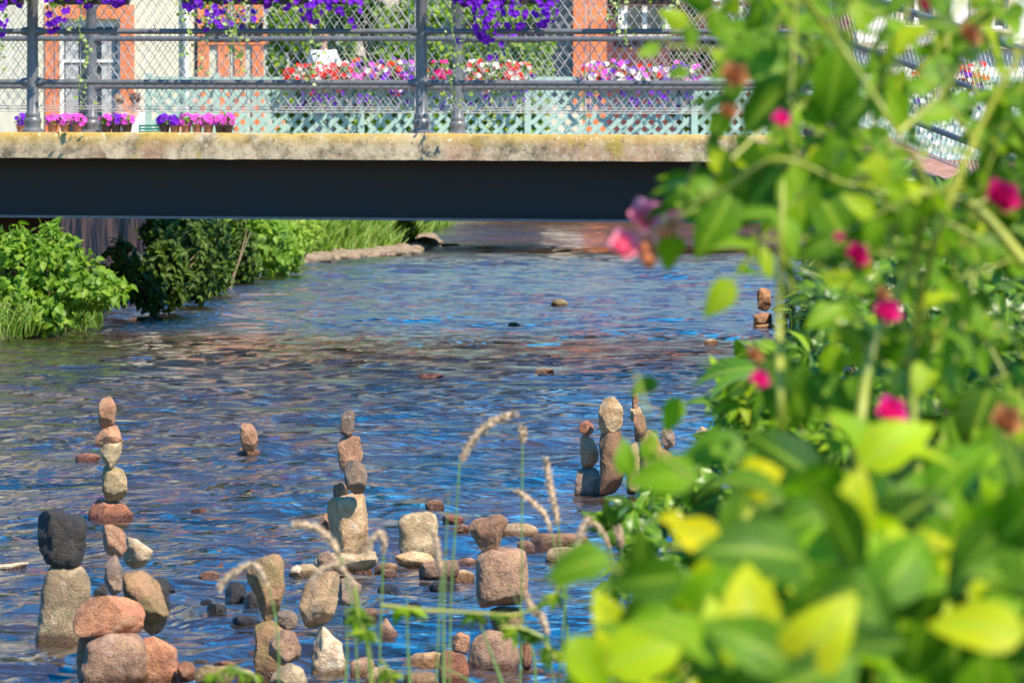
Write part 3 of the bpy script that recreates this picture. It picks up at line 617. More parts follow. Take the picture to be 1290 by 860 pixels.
# ================================================================ HOUSES
GZ=.8
def house(name,label,px0,px1,D,depth,h,wm,roofh=3):
    x0,x1=X(px0,D),X(px1,D); t=empty(name,((x0+x1)/2,D,GZ),label,'house')
    return t,x0,x1
def roof(t,x0,x1,D,dep,z,rh,ov=.5):
    mb=MB(); a=[(x0-ov,D-ov,z),(x1+ov,D-ov,z),(x1+ov,D+dep+ov,z),(x0-ov,D+dep+ov,z),(x0-ov,D+dep/2,z+rh),(x1+ov,D+dep/2,z+rh)]
    mb.add(a,[(0,1,5,4),(2,3,4,5),(0,4,3),(1,2,5),(3,2,1,0)]); mb.build('roof',M['tile'],t)
def wall_open(x0,x1,z0,z1,y,th,holes):
    """front wall sheet with real openings: holes (a,b,c,d)"""
    mb=MB(); xs_=sorted({x0,x1,*[h[0] for h in holes],*[h[1] for h in holes]}); zs_=sorted({z0,z1,*[h[2] for h in holes],*[h[3] for h in holes]})
    for i in range(len(xs_)-1):
        for j in range(len(zs_)-1):
            cx=(xs_[i]+xs_[i+1])/2; cz=(zs_[j]+zs_[j+1])/2
            if any(h[0]<cx<h[1] and h[2]<cz<h[3] for h in holes): continue
            mb.box(xs_[i],xs_[i+1],y,y+th,zs_[j],zs_[j+1])
    return mb
def window(t,a,b_,c_,d_,y,sur,sw,sh=None,curt=True):
    s=MB()
    s.box(a-sw,a,y-.04,y+.1,c_-.0,d_).box(b_,b_+sw,y-.04,y+.1,c_,d_).box(a-sw,b_+sw,y-.04,y+.1,d_+.001,d_+sw+.001)
    so_=s.build('window_surround',sur,t)
    wn=MB(); f=.07; m_=(a+b_)/2; yy=y+.14
    wn.box(a,a+f,yy,yy+.06,c_,d_).box(b_-f,b_,yy,yy+.06,c_,d_).box(a+f,b_-f,yy,yy+.06,c_,c_+f).box(a+f,b_-f,yy,yy+.06,d_-f*2,d_).box(m_-.05,m_+.05,yy-.005,yy+.055,c_+f,d_-f*2).box(a+f,b_-f,yy+.002,yy+.05,(c_*.35+d_*.65),(c_*.35+d_*.65)+.05)
    wf=wn.build('window',M['white_p'],t)
    MB().box(a+.02,b_-.02,yy+.062,yy+.07,c_+.02,d_-.02).build('pane',M['glass'],wf)
    MB().box(a-sw,b_+sw,y-.12,y+.1,c_-.1,c_-.002).build('sill',M['stoneyw'],wf)
    if curt:
        for q0,q1 in ((a+.1,m_-.22),(m_+.2,b_-.1)):
            cm=MB(); n_=10
            for k in range(n_):
                xa=q0+(q1-q0)*k/n_; xb=q0+(q1-q0)*(k+1)/n_; cm.box(xa,xb-.004,yy+.03+.012*(k%2),yy+.034+.012*(k%2),c_+.35,d_-.2)
            cm.build('curtain',M['curtain'],wf)
# cream house
D=96.0; k=F/D
t,x0,x1=house('cream_house','cream rendered house with an orange framed window at the far left',-250,243,D,9,9,M['cream'])
wx0,wx1=X(75,D),X(152,D); wz0,wz1=GZ+.75,Z(24,D)
holes=[(wx0,wx1,wz0,wz1),(X(3,D),X(18,D),GZ,Z(48,D)),(wx0,wx1,wz1+1.6,wz1+3.2),(X(-130,D),X(-60,D),wz0,wz1),(X(-130,D),X(-60,D),wz1+1.6,wz1+3.2)]
wall_open(x0,x1,GZ,9.5,D,.3,holes).build('front_wall',M['cream'],t)
MB().box(x0,x1,D+8.7,D+9,GZ,9.5).box(x0,x0+.3,D+.301,D+8.699,GZ,9.5).box(x1-.3,x1,D+.301,D+8.699,GZ,9.5).build('side_walls',M['cream'],t)
for h_ in (holes[0],holes[2],holes[3],holes[4]): window(t,*h_,D,M['orangep'],.25)
MB().box(holes[1][0],holes[1][1],D+.1,D+.16,holes[1][2],holes[1][3]).build('door',M['brownwood'],t)
MB().tube([(x1-.12,D-.08,GZ),(x1-.12,D-.08,9.4)],.05,8).build('drainpipe',M['white_p'],t,True)
roof(t,x0,x1,D,9,9.5,3.4)
# grey-green timbered house
t,x0,x1=house('timbered_house','narrow grey-green house with orange timber posts right of the cream house',246,420,D,9,9,M['greyg'])
D2=D+.4; hl=[(X(291,D2),X(296,D2)-.0,GZ+1.2,GZ+2.2)]
MB().box(x0+.02,x1,D2,D2+8,GZ,8.6).build('wall',M['greyg'],t)
for a,b_ in ((250,264),(275,289),(296,309),(318,332),(346,358),(380,392)):
    MB().box(X(a,D2),X(b_,D2),D2-.05,D2-.003,GZ,8.5).build('timber_post',M['orangep'],t)
MB().box(x0+.02,x1,D2-.06,D2-.052,3.3,3.5).build('timber_beam',M['orangep'],t)
roof(t,x0,x1,D2,8,8.6,3.2,.3)
# red and orange house over the far quay
D=113.0
t,x0,x1=house('red_house','dark red boarded house with orange corner behind the long flower box',722,1075,D,9,8,M['darkred'])
hs=[(X(786,D),X(838,D),Z(42,D),Z(-30,D)),(X(905,D),X(960,D),Z(42,D),Z(-30,D)),(X(786,D),X(838,D),5.2,6.6),(X(905,D),X(960,D),5.2,6.6)]
wall_open(x0,x1,GZ,8.5,D,.3,hs).build('front_wall',M['darkred'],t); MB().box(x0,x1,D+.301,D+8,GZ,8.45).build('core_wall',M['darkred'],t)
MB().box(X(722,D),X(764,D),D-.12,D-.003,GZ,8.4).build('corner_pilaster',M['orangep'],t)
for h_ in hs: window(t,*h_,D,M['white_p'],.12,curt=False)
MB().box(x0,x1,D-.1,D-.002,Z(8,D),Z(2,D)).build('jetty_beam',M['brownwood'],t)
roof(t,x0,x1,D,8,8.5,3)
D=64.0; t=empty('tall_cream_house',(-11,D,GZ),'tall sunlit cream house on the left bank, beyond the left edge','house')
hs=[(x_,x_+1.1,z_,z_+1.6) for x_ in (-15,-12.4,-9.6) for z_ in (2,5,8,11.5)]
wall_open(-17,-6.3,.5,15.5,D,.3,hs).build('front_wall',M['cream'],t); MB().box(-17,-6.3,D+.301,D+7,.5,15.4).build('core_wall',M['cream'],t)
for h_ in hs: window(t,*h_,D,M['orangep'],.18,curt=False)
roof(t,-17,-6.3-.5,D,7,15.5,3.5)
# stone steps
t=empty('stone_steps',(X(708,106),106,GZ),'pale stone steps left of the orange corner of the red house','steps')
for k_ in range(9): MB().box(X(684,108),X(734,108),106+k_*.32,109,GZ+k_*.17,GZ+(k_+1)*.17-.003).build('step',M['stoneyw'],t)
# white house right
D=122.0
t,x0,x1=house('white_house','white rendered house behind the rose leaves at upper right',1080,1500,D,9,8,M['white_p'])
hs=[(X(1135,D),X(1175,D),Z(48,D)+.2,Z(-40,D)),(X(1230,D),X(1270,D),Z(48,D)+.2,Z(-40,D)),(X(1330,D),X(1370,D),Z(48,D)+.2,Z(-40,D))]
wall_open(x0,x1,GZ,8.6,D,.3,hs).build('front_wall',M['white_p'],t); MB().box(x0,x1,D+.301,D+8,GZ,8.5).build('core_wall',M['white_p'],t)
for h_ in hs: window(t,*h_,D,M['stoneyw'],.15,curt=False)
MB().box(x0,x1,D-.25,D-.002,Z(62,D),Z(54,D)).build('stone_ledge',M['stoneyw'],t); roof(t,x0,x1,D,8,8.6,3)
t,x0,x1=house('beige_house','beige house glimpsed behind the hedge in the middle',430,735,118,9,8,M['stoneyw'])
MB().box(x0,x1-.05,118,126,GZ,9).build('wall',M['stoneyw'],t); roof(t,x0,x1-.3,118,8,9,3,.2)
# far quay wall
qw=MB().box(-16,22,110.8,111.3,-.4,.86).build('quay_wall',M['darkened']); tag(qw,'far dark red stone quay wall closing the river','wall')  # darker masonry copy, chosen to darken its reflection in the river

# hedges/shrubs behind the fence
D=85
def bl(px0,px1,y0,y1,D,d=.6,n=3):
    out=[]
    for k in range(n):
        a=px0+(px1-px0)*(k+.5)/n; w_=(px1-px0)/n*.75/F*D; out.append((X(a,D),D+random.uniform(-.2,.2),(Z(y0,D)+Z(y1,D))/2,w_,d,(Z(y0,D)-Z(y1,D))/2*random.uniform(.92,1.06)))
    return out
bush('shrub','tall yellow-green shrub behind the red geraniums left of the right post','shrub',bl(345,440,-70,190,D,.7,3),9500,.10,M['leaf_hedge'],T_SM,'shrubs behind the lattice fence')
bush('shrub','green shrub directly left of the right iron post','shrub',bl(440,530,-60,190,D-1,.7,3),9000,.095,M['leaf_bank'],T_SM,'shrubs behind the lattice fence')
bush('shrub','pale shrub right of the right iron post behind the flowers','shrub',bl(535,690,-20,190,D+2,.7,4),9500,.10,M['leaf_hedge'],T_SM,'shrubs behind the lattice fence')
bush('shrub','dark shrub at the foot of the red house','shrub',bl(850,960,10,190,D+8,.8,3),3000,.10,M['leaf_dark'],T_SM,'shrubs behind the lattice fence')

# ================================================================ LEFT BANK PLANTS
def pxblob(px,py,rx,ry,D,d): return (X(px,D),D,Z(py,D),rx/F*D,d,ry/F*D)
bush('leafy_bush','bright sunlit leafy bush at the left edge in front of the bridge','bush',
  [pxblob(20,335,50,48,39.2,.35),pxblob(75,345,60,42,39.0,.35),pxblob(120,365,45,25,38.9,.25),pxblob(15,385,40,35,38.8,.3),pxblob(60,395,50,22,38.8,.25),pxblob(75,300,22,26,39.3,.15),pxblob(20,300,22,25,39.2,.2)],3300,.075,M['leaf_bank'],T_OV,None,10,.3)
bush('willow_shoot','feathery narrow-leaved shoot rising out of the bright left bush','shoot',[pxblob(62,318,20,42,39.1,.12)],600,.06,M['leaf_bank'],T_LONG,None,3,.1)
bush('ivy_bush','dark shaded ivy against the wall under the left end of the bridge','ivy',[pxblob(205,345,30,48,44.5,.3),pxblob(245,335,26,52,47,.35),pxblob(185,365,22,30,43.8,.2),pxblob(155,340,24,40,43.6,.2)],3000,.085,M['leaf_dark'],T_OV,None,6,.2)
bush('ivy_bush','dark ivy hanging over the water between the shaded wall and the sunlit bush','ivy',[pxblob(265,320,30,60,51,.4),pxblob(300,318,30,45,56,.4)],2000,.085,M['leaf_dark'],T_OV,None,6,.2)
bush('ivy_bush','dark shaded ivy hanging at the far end of the wall darkened for shade','ivy',[pxblob(205,292,24,34,52,.4),pxblob(232,290,24,36,54,.4)],1500,.10,M['leaf_dark'],T_OV,None,4,.1)
bush('leafy_bush','round sunlit bush at the water edge beyond the shaded ivy','bush',[pxblob(320,305,46,38,58,.5),pxblob(300,330,24,16,57,.3),pxblob(350,325,32,20,59,.4)],2600,.11,M['leaf_bank'],T_OV,None,8,.3)
bush('leafy_bush','small yellow-green plant hanging over the water under the far left bank','bush',[pxblob(262,350,18,10,52,.2)],240,.10,M['leaf_bank'],T_OV,None,3,.2)
bush('leafy_bush','light green bush in front of the pale gravel bar','bush',[pxblob(365,300,34,22,64,.5),pxblob(385,290,26,16,68,.5)],1500,.10,M['leaf_hedge'],T_LONG,None,5,.3)
tr_=empty('shade_tree',(-6.2,48.5,.5),'added leafy crown out of view, placed to shade the left bank behind the footbridge','shade_tree')  # added out of view to cast shade on the ivy and left wall
tp=[Vector((-6.2,48.5,.3)),Vector((-5.9,48.2,2)),Vector((-5.0,47.6,3.9)),Vector((-3.4,47,5.0)),Vector((-1.6,46.6,5.6))]; MB().tube(tp,[.24,.2,.16,.1,.05],10).build('trunk',M['redcane'],tr_,True)
for e_ in ((-3.6,43.6,5.3),(-2.0,50.8,5.4),(-4.8,51.5,6)): MB().tube([tp[2],(tp[2]+Vector(e_))/2+Vector((0,0,.3)),Vector(e_)],[.1,.07,.03],8).build('limb',M['redcane'],tr_,True)
p,d=blob_pts([(-3.4,43.6,5.1,1.5,1.3,.9),(-1.6,43.6,5.1,1.3,1.3,.8),(-1.0,46.0,5.3,1.0,1.6,.8),(-2.8,46.4,5.3,1.6,1.6,.9),(-1.1,49.0,5.4,1.1,1.7,.8),(-2.8,49.6,5.4,1.5,1.6,.9),(-1.6,52.2,5.4,1.1,1.5,.8),(-4.4,50,6.1,1.5,1.9,1.1),(-4.4,45.6,6.2,1.5,1.9,.9)],9500,.1); leaves('crown',tr_,M['leaf_dark'],T_OV,p,.16,nrm=d+np.array([0,0,.8]))
# far grass
def blades(name,label,pts,hgt,n_per=1,mat='grass',kind='stuff',wid=None):
    p=np.array(pts); n=len(p); d=RNG.normal(size=(n,3))*.3; d[:,2]=1; nr=RNG.normal(size=(n,3)); nr[:,1]-=.5
    o=leaves(name,None,M[mat],wid or T_BLADE,p,hgt,dirs=d,nrm=nr); return tag(o,label,'grass',None,kind)
pts=[]
for _ in range(15000):
    y=random.uniform(66,100); x=bank_l(y)-.02-random.random()*(.45 if random.random()<.75 else 2); k=min(max((bank_l(y)-x+.15)/.7,0),1); k=k*k*(3-2*k); pts.append((x,y,-.24+1.02*k))
blades('grass','sunlit long grass on the far left bank under the bridge',pts,.34,wid=leaf_tpl(.09,4,0,.4,.6))
pts=[]
st_=random.getstate()
for _ in range(2500):
    y=random.uniform(30,42); x=bank_l(y)+.05-abs(random.gauss(0,.5)); pts.append((x,y,.02))
rr_=random.Random(5)
for _ in range(16000):
    y=rr_.uniform(5,40); q=abs(rr_.gauss(0,1.6)); x=bank_l(y)-q; k=min(max((q+.15)/.7,0),1); k=k*k*(3-2*k); pts.append((x,y,-.24+(.82)*k))
pts=[]
for _ in range(2500):
    y=random.uniform(60,80); x=bank_l(y)-.02-random.random()*.45; k=min(max((bank_l(y)-x+.15)/.7,0),1); k=k*k*(3-2*k); pts.append((x,y,-.2+1.0*k)) if noise.noise(Vector((x*2,y*.8,3)))>0 else None
leaves('ground_cover',None,M['leaf_bank'],T_OV,np.array(pts)+np.array([0,0,.1]),.13,toward=(.2,-.5,.3)); tag(bpy.data.objects['ground_cover'],'low leafy weeds above the gravel on the far left bank','weeds',None,'stuff')
pts=[]
for _ in range(2500):
    y=random.uniform(30,42); x=bank_l(y)+.05-abs(random.gauss(0,.5)); pts.append((x,y,.02))
blades('grass','tufts of grass at the foot of the left bank bush',pts,.25)
# gravel bar
def rockfield(label,spots):
    pass

# ================================================================ STONES
ico_cache={}
def ico(n):
    if n not in ico_cache:
        bm=bmesh.new(); bmesh.ops.create_icosphere(bm,subdivisions=n,radius=1)
        V=np.array([v.co[:] for v in bm.verts]); Fq=np.array([[v.index for v in f.verts] for f in bm.faces]); bm.free(); ico_cache[n]=(V,Fq)
    return ico_cache[n]
def stone(poly, D, mat, label, group=None, dep=.8, e=.72, seed=None, cuts=6, rough=1.0, sub=5, name='stone'):
    global _sid
    if any(q in label for q in ('large black wet','tall pale block','squarish tan','large square granite','big pale lichen','large pinkish speckled','flat pale slab under','rounded brown base')): e,cuts=.6,-1
    _sid+=1; rg=np.random.default_rng(seed if seed is not None else _sid*13+5)
    if len(poly)==4 and not hasattr(poly[0],'__len__'):
        x0,y0,x1,y1=poly; cx,cy=(x0+x1)/2,(y0+y1)/2; poly=[]; n=9; ph=rg.uniform(0,6.28)
        for k in range(n):
            a=2*PI*k/n+rg.uniform(-.15,.15); q=1+rg.uniform(-.10,.04); ee=.78
            ca,sa=math.cos(a),math.sin(a); poly.append((cx+(x1-x0)/2*math.copysign(abs(ca)**ee,ca)*q*1.04, cy-(y1-y0)/2*math.copysign(abs(sa)**ee,sa)*q*1.04))
    pw=[P(px,py,D) for px,py in poly]; pts=np.array([[p.x,p.z] for p in pw])
    mn,mx=pts.min(0),pts.max(0); c=pts.mean(0)*.5+(mn+mx)*.25; q=pts-c
    # radius per angle by ray casting, then light smoothing
    N=180; ang=np.linspace(-PI,PI,N,endpoint=False); rad=np.zeros(N)
    for i,a in enumerate(ang):
        d=np.array([math.cos(a),math.sin(a)]); best=0
        for j in range(len(q)):
            A=q[j];Bq=q[(j+1)%len(q)]; E_=Bq-A; den=d[0]*(-E_[1])+E_[0]*d[1]
            if abs(den)<1e-12: continue
            tt=(A[0]*(-E_[1])+E_[0]*A[1])/den; u=(d[0]*A[1]-d[1]*A[0])/den
            if tt>0 and -1e-6<=u<=1+1e-6: best=max(best,tt)
        rad[i]=best
    ker=np.array([1,2,3,4,3,2,1.])/16; rp=np.concatenate([rad[-3:],rad,rad[:3]]); rad=np.convolve(rp,ker,'valid')
    V,Fq=ico(sub); th=np.arctan2(V[:,2],V[:,0]); r=np.interp(th,np.append(ang,PI),np.append(rad,rad[0]))
    sp=V[:,1]; Cc=np.sqrt(np.clip(1-sp**2,0,1))**e; Ss=np.sign(sp)*np.abs(sp)**e
    dd=dep*min(mx-mn)/2; Pp=np.stack([r*np.cos(th)*Cc, dd*Ss, r*np.sin(th)*Cc],-1); size=float(np.linalg.norm(mx-mn))/2
    for _ in range(cuts+3):
        nn=rg.normal(size=3); nn[1]-=.9; nn/=np.linalg.norm(nn); 
        if abs(nn[1])<.3: nn[1]=-.45; nn/=np.linalg.norm(nn)
        s=Pp@nn; h_=s.max()*rg.uniform(.62,.90); ex=np.clip(s-h_,0,None); Pp-=np.outer(ex*.93,nn)
    for ax_,c0,c1 in ((0,mn[0]-c[0],mx[0]-c[0]),(2,mn[1]-c[1],mx[1]-c[1])):
        a_,b_=Pp[:,ax_].min(),Pp[:,ax_].max(); Pp[:,ax_]=c0+(Pp[:,ax_]-a_)/(b_-a_)*(c1-c0)
    so_=Vector(rg.uniform(-50,50,3)); fr=2.2/size; amp=size*.045*rough
    nb=norm(Pp); dsp=np.array([noise.noise(Vector(v)*fr+so_)*1.0+noise.noise(Vector(v)*fr*2.7+so_)*.5+noise.noise(Vector(v)*fr*7+so_)*.35 for v in Pp])
    Pp=Pp+nb*(dsp*amp)[:,None]
    o=npmesh(name,Pp,Fq,M[mat]); o.location=(c[0],D,c[1]); return tag(o,label,'stone',group)
_sid=0
G='balanced river stones'
ST=[ # outline in photo coordinates, distance, material, label
 # far left tall stack
 ([(129,501),(138,499),(145,510),(146,528),(140,540),(129,540),(124,530),(125,512)],19.3,'pink','smooth pinkish oval stone crowning the tall stack at far left',.8),
 ([(122,541),(134,539),(148,536),(151,548),(155,558),(146,566),(133,566),(122,562),(119,553)],19.3,'pink','knobbly pink stone second from the top of the far left tall stack',.8),
 ([(125,563),(138,560),(154,557),(153,570),(144,588),(138,590),(131,580)],19.28,'pale','white pointed stone wedged third from the top of the far left tall stack',.7),
 ([(129,589),(140,586),(153,587),(160,602),(160,627),(154,635),(135,634),(129,618)],19.3,'moss','speckled yellowish upright stone above the red base of the far left stack',.8),
 ([(108,652),(112,640),(122,628),(142,630),(162,637),(167,650),(166,668),(109,668)],19.3,'red','wet red base stone of the far left tall stack',.7),
 # dark over pale
 ([(46,651),(56,643),(78,642),(107,651),(109,664),(103,708),(98,716),(82,715),(60,708),(54,694)],14.5,'dark','large black wet stone balanced on the pale upright block at left',.8),
 ([(62,711),(80,713),(104,715),(116,738),(112,765),(104,800),(104,850),(44,850),(52,770),(56,738)],14.5,'pale','tall pale block standing in the water under the black stone',.7),
 # left cluster
 ([(129,662),(140,660),(158,671),(160,690),(152,701),(136,698),(130,686)],13.6,'pink','smooth pinkish-brown stone topping the low cluster at left',.8),
 ([(158,676),(172,680),(193,694),(187,708),(178,717),(162,717),(153,702)],13.7,'white','white-faced stone leaning right below the top of the left cluster',.8),
 ([(134,702),(147,699),(154,712),(154,742),(145,751),(134,747),(131,724)],13.5,'grey','narrow grey upright oval stone inside the left cluster',.8),
 ([(155,724),(175,718),(197,730),(213,748),(213,768),(190,801),(176,798),(158,770)],13.55,'olive','big brown stone with green mossy underside at the right of the left cluster',.9),
 ([(192,732),(208,727),(214,740),(214,770),(205,792),(190,800)],13.9,'dark','black wet stone half hidden behind the big mossy brown one',.9),
 ([(118,744),(132,735),(136,748),(132,760),(119,758)],13.9,'dark','small black stone peeping out left of the grey oval one',.9),
 ([(91,775),(105,754),(135,749),(180,758),(182,775),(178,796),(150,801),(98,803),(92,795)],13.35,'orange','orange-brown angular stone lying across the left cluster',.8),
 ([(110,812),(135,797),(168,798),(182,808),(187,860),(186,888),(100,888),(102,845)],13.3,'granite','large pinkish speckled base block at the bottom of the left cluster',.8),
 ([(97,804),(118,803),(130,806),(112,835),(103,872),(97,840)],13.4,'orange','narrow orange-brown wedge at the left of the speckled base block',.8),
 ([(176,804),(195,802),(223,815),(225,850),(220,885),(180,885),(176,845)],13.35,'orange','rounded brown base stone right of the speckled base block',.8),
 ([(223,836),(238,832),(246,840),(245,858),(226,860)],13.3,'orange','small wet orange stone at the bottom left beside the cluster',.8),
 ([(244,846),(262,838),(290,840),(296,854),(280,862),(248,862)],13.2,'olive','low brown stone lying at the bottom edge between the clusters',.8),
 # lone two-stone figure
 ([(304,536),(316,533),(323,545),(325,560),(320,568),(306,567),(302,552)],23.5,'pink','small lone pink stone standing upright in mid river',.8),
 ([(298,565),(312,561),(327,567),(328,580),(298,580)],23.6,'brown','wet brown foot of the lone stone in mid river',.8),
 # central stack
 ([(434,518),(442,516),(447,524),(444,545),(437,551),(429,549),(430,532)],16.9,'grey','small dark brown stone crowning the central stack',.8),
 ([(427,553),(440,548),(452,552),(456,575),(450,592),(438,598),(428,585),(425,565)],16.9,'pink','red-brown angular stone second from the top of the central stack',.8),
 ([(436,583),(446,579),(460,588),(463,608),(457,621),(440,623),(433,608)],16.8,'grey','smooth grey-brown oval stone just above the tall block of the central stack',.8),
 ([(420,612),(430,607),(439,613),(440,626),(420,627)],17.0,'brown','small brown chip wedged left of the grey oval stone in the central stack',.8),
 ([(412,630),(420,626),(457,623),(459,640),(466,690),(462,701),(422,702),(414,672)],16.9,'tan','tall squarish tan block in the middle of the central stack',.85),
 ([(403,660),(412,646),(416,664),(415,672),(404,672)],17.1,'brown','dark brown shard standing behind the tall tan block',.9),
 ([(396,706),(420,698),(455,700),(470,694),(476,708),(470,716),(440,721),(400,722)],16.8,'pale','flat pale slab under the tall tan block',1.2),
 ([(401,716),(440,720),(470,716),(470,735),(402,735)],16.9,'brown','wet dark base stone under the flat pale slab',1.2),
 ([(363,722),(380,712),(400,709),(402,730),(390,740),(366,738)],16.7,'moss','low mossy yellow stone left of the flat pale slab',.9),
 ([(366,715),(374,711),(380,717),(376,724),(366,724)],16.6,'white','tiny white pebble on the low mossy stone',.9),
 # front middle cluster
 ([(312,715),(328,703),(345,699),(358,702),(358,740),(350,775),(344,781),(330,778),(322,750),(311,730)],13.45,'olive','tall tan and green tapering stone balanced on the front middle cluster',.8),
 ([(349,772),(362,768),(375,776),(374,790),(362,795),(349,788)],13.3,'grey','small grey stone wedged right of the tapering one',.9),
 ([(321,785),(338,781),(356,788),(360,820),(356,872),(322,872),(320,820)],13.45,'olive','upright greenish-tan slab at the left foot of the front middle cluster',.8),
 ([(342,800),(356,792),(370,797),(379,815),(376,832),(355,838),(338,825)],13.2,'granite','rounded pinkish-brown stone leaning on the greenish slab',.8),
 ([(344,842),(360,836),(378,840),(386,858),(384,880),(340,880)],13.1,'pale','pale rounded stone cut by the bottom edge under the front middle cluster',.8),
 ([(390,730),(408,722),(425,719),(427,745),(424,760),(412,785),(400,792),(384,788),(378,768),(380,745)],13.5,'tan','large egg-shaped tan stone balanced on the white tapering block',.8),
 ([(391,797),(398,790),(412,795),(430,810),(436,838),(434,878),(392,878),(392,830)],13.5,'white','whitish-pink tapering block under the egg-shaped tan stone',.8),
 ([(400,698),(414,693),(421,705),(418,724),(404,722),(399,710)],14.6,'grey','grey upright pebble just above the egg-shaped tan stone',.8),
 ([(424,730),(440,728),(456,738),(454,758),(440,763),(425,760)],14.9,'grey','brown-grey stone between the egg-shaped stone and the flat pale slab',.9),
 # pale block and company
 ([(502,658),(508,648),(538,643),(549,648),(552,690),(546,702),(508,704),(502,685)],17.2,'pale','big pale lichen-spotted block standing in the water left of the square stack',.8),
 ([(498,700),(515,694),(542,697),(547,708),(540,716),(498,715)],17.0,'tan','flat tan stone at the foot of the big pale block',1.0),
 ([(527,718),(540,708),(572,705),(579,715),(572,726),(530,731)],16.5,'granite','speckled grey-brown stone lying right of the big pale block',.9),
 # square stack
 ([(590,662),(600,654),(628,648),(640,655),(632,670),(626,694),(602,697),(594,682)],13.9,'brown','leaning brown stone on top of the square-block stack',.8),
 ([(601,697),(616,690),(660,692),(664,700),(664,755),(652,763),(606,763),(600,748)],13.9,'granite','large square granite block balanced in the centre right stack',.9),
 ([(617,768),(630,763),(652,765),(660,790),(645,805),(620,800)],13.9,'olive','greenish stone directly beneath the square granite block',.8),
 ([(596,806),(615,795),(640,798),(654,812),(652,858),(640,880),(590,880),(588,835)],13.7,'granite','big rough base stone of the square-block stack',.8),
 ([(569,803),(580,796),(592,800),(592,822),(572,820)],13.9,'pink','small pinkish stone left of the rough base of the square stack',.8),
 ([(555,826),(570,817),(588,824),(590,876),(553,876)],13.3,'red','upright reddish stone at the bottom edge left of the square stack',.8),
 ([(655,812),(664,806),(670,820),(668,845),(656,842)],13.6,'orange','orange stone beside the rough base, behind the yellow leaves',.8),
 ([(478,790),(484,779),(498,798),(513,818),(508,830),(478,828)],14.6,'granite','pyramid-shaped brown stone right of the front middle cluster',.9),
 ([(505,836),(520,822),(555,821),(562,834),(550,846),(508,846)],13.8,'tan','flat tan stone at the bottom between the pyramid stone and the reddish one',1.0),
 # right three-stone stack
 ([(730,533),(740,530),(748,536),(747,545),(738,549),(730,544)],20.6,'red','small round red stone topping the three-stone stack at right',.9),
 ([(732,552),(742,549),(753,562),(754,578),(746,589),(733,588),(731,568)],20.6,'pink','pink oval middle stone of the three-stone stack at right',.8),
 ([(729,594),(736,588),(752,588),(757,602),(757,650),(723,650),(724,610)],20.6,'grey','grey upright base stone of the three-stone stack at right',.8),
 # right cluster behind the leaves
 ([(754,515),(762,500),(774,499),(784,515),(785,536),(770,545),(757,550),(754,535)],20.5,'tan','big tan peaked stone behind the blurred leaves at right',.8),
 ([(755,545),(770,541),(784,540),(786,575),(784,625),(756,625)],20.5,'brown','tall brown stone beneath the peaked tan one',.8),
 ([(796,496),(802,494),(805,505),(802,516),(796,514)],20.8,'pink','small pink upright pebble above the cluster behind the leaves',.8),
 ([(798,528),(808,518),(814,535),(815,555),(800,557)],20.7,'brown','brown stone under the small pink upright pebble',.8),
 ([(794,514),(806,512),(809,522),(804,530),(794,530)],20.8,'tan','tan chip between the pink pebble and the brown stone',.8),
 ([(806,560),(815,542),(826,540),(834,552),(828,575),(828,608),(806,612)],20.4,'pink','smooth pinkish stone standing tall right of the brown stone',.8),
 ([(789,560),(804,556),(808,590),(806,625),(790,625)],20.6,'moss','upright greenish slab behind the blurred leaves',.8),
 ([(834,542),(841,537),(849,544),(850,560),(840,566),(834,558)],20.4,'grey','small grey-pink oval stone right of the tall pinkish one',.8),
 ([(832,566),(848,564),(852,600),(848,630),(830,630)],20.4,'brown','brown support stone under the small grey-pink oval one',.8),
 ([(846,576),(858,574),(866,588),(862,600),(848,602)],20.2,'pink','pinkish stone beside the leaves at the right end of the cluster',.8),
 ([(838,604),(852,598),(866,602),(868,640),(838,642)],20.2,'grey','grey base stone at the right end of the cluster',.8),
 ([(876,545),(884,537),(894,540),(893,556),(878,556)],21.5,'white','small white stone peeping out left of the glossy leaves',.8),
 ([(874,556),(896,555),(900,600),(896,620),(872,620)],21.5,'pink','upright stone carrying the small white one, mostly behind leaves',.8),
 # far stack near the bridge
 ([(954,368),(961,362),(970,366),(972,384),(966,392),(955,390)],41.6,'pink','distant upright pink stone in the shade near the bridge end',.8),
 ([(949,396),(960,393),(972,396),(973,410),(950,412)],41.5,'pink','distant rounded pink stone at the foot of the far stack',.9),
 ([(984,384),(995,378),(1003,390),(1002,402),(985,402)],41.8,'pink','distant pinkish stone just behind the vertical rose cane',.8),
 ([(952,410),(975,408),(980,420),(950,420)],41.0,'tan','flat far stone under the two distant pink ones',1.2),
]
for poly,D,mt,lab,dep in ST: stone(poly,D,mt,lab,G if D<30 else 'distant stacked stones',dep,sub=5,rough=1.25)
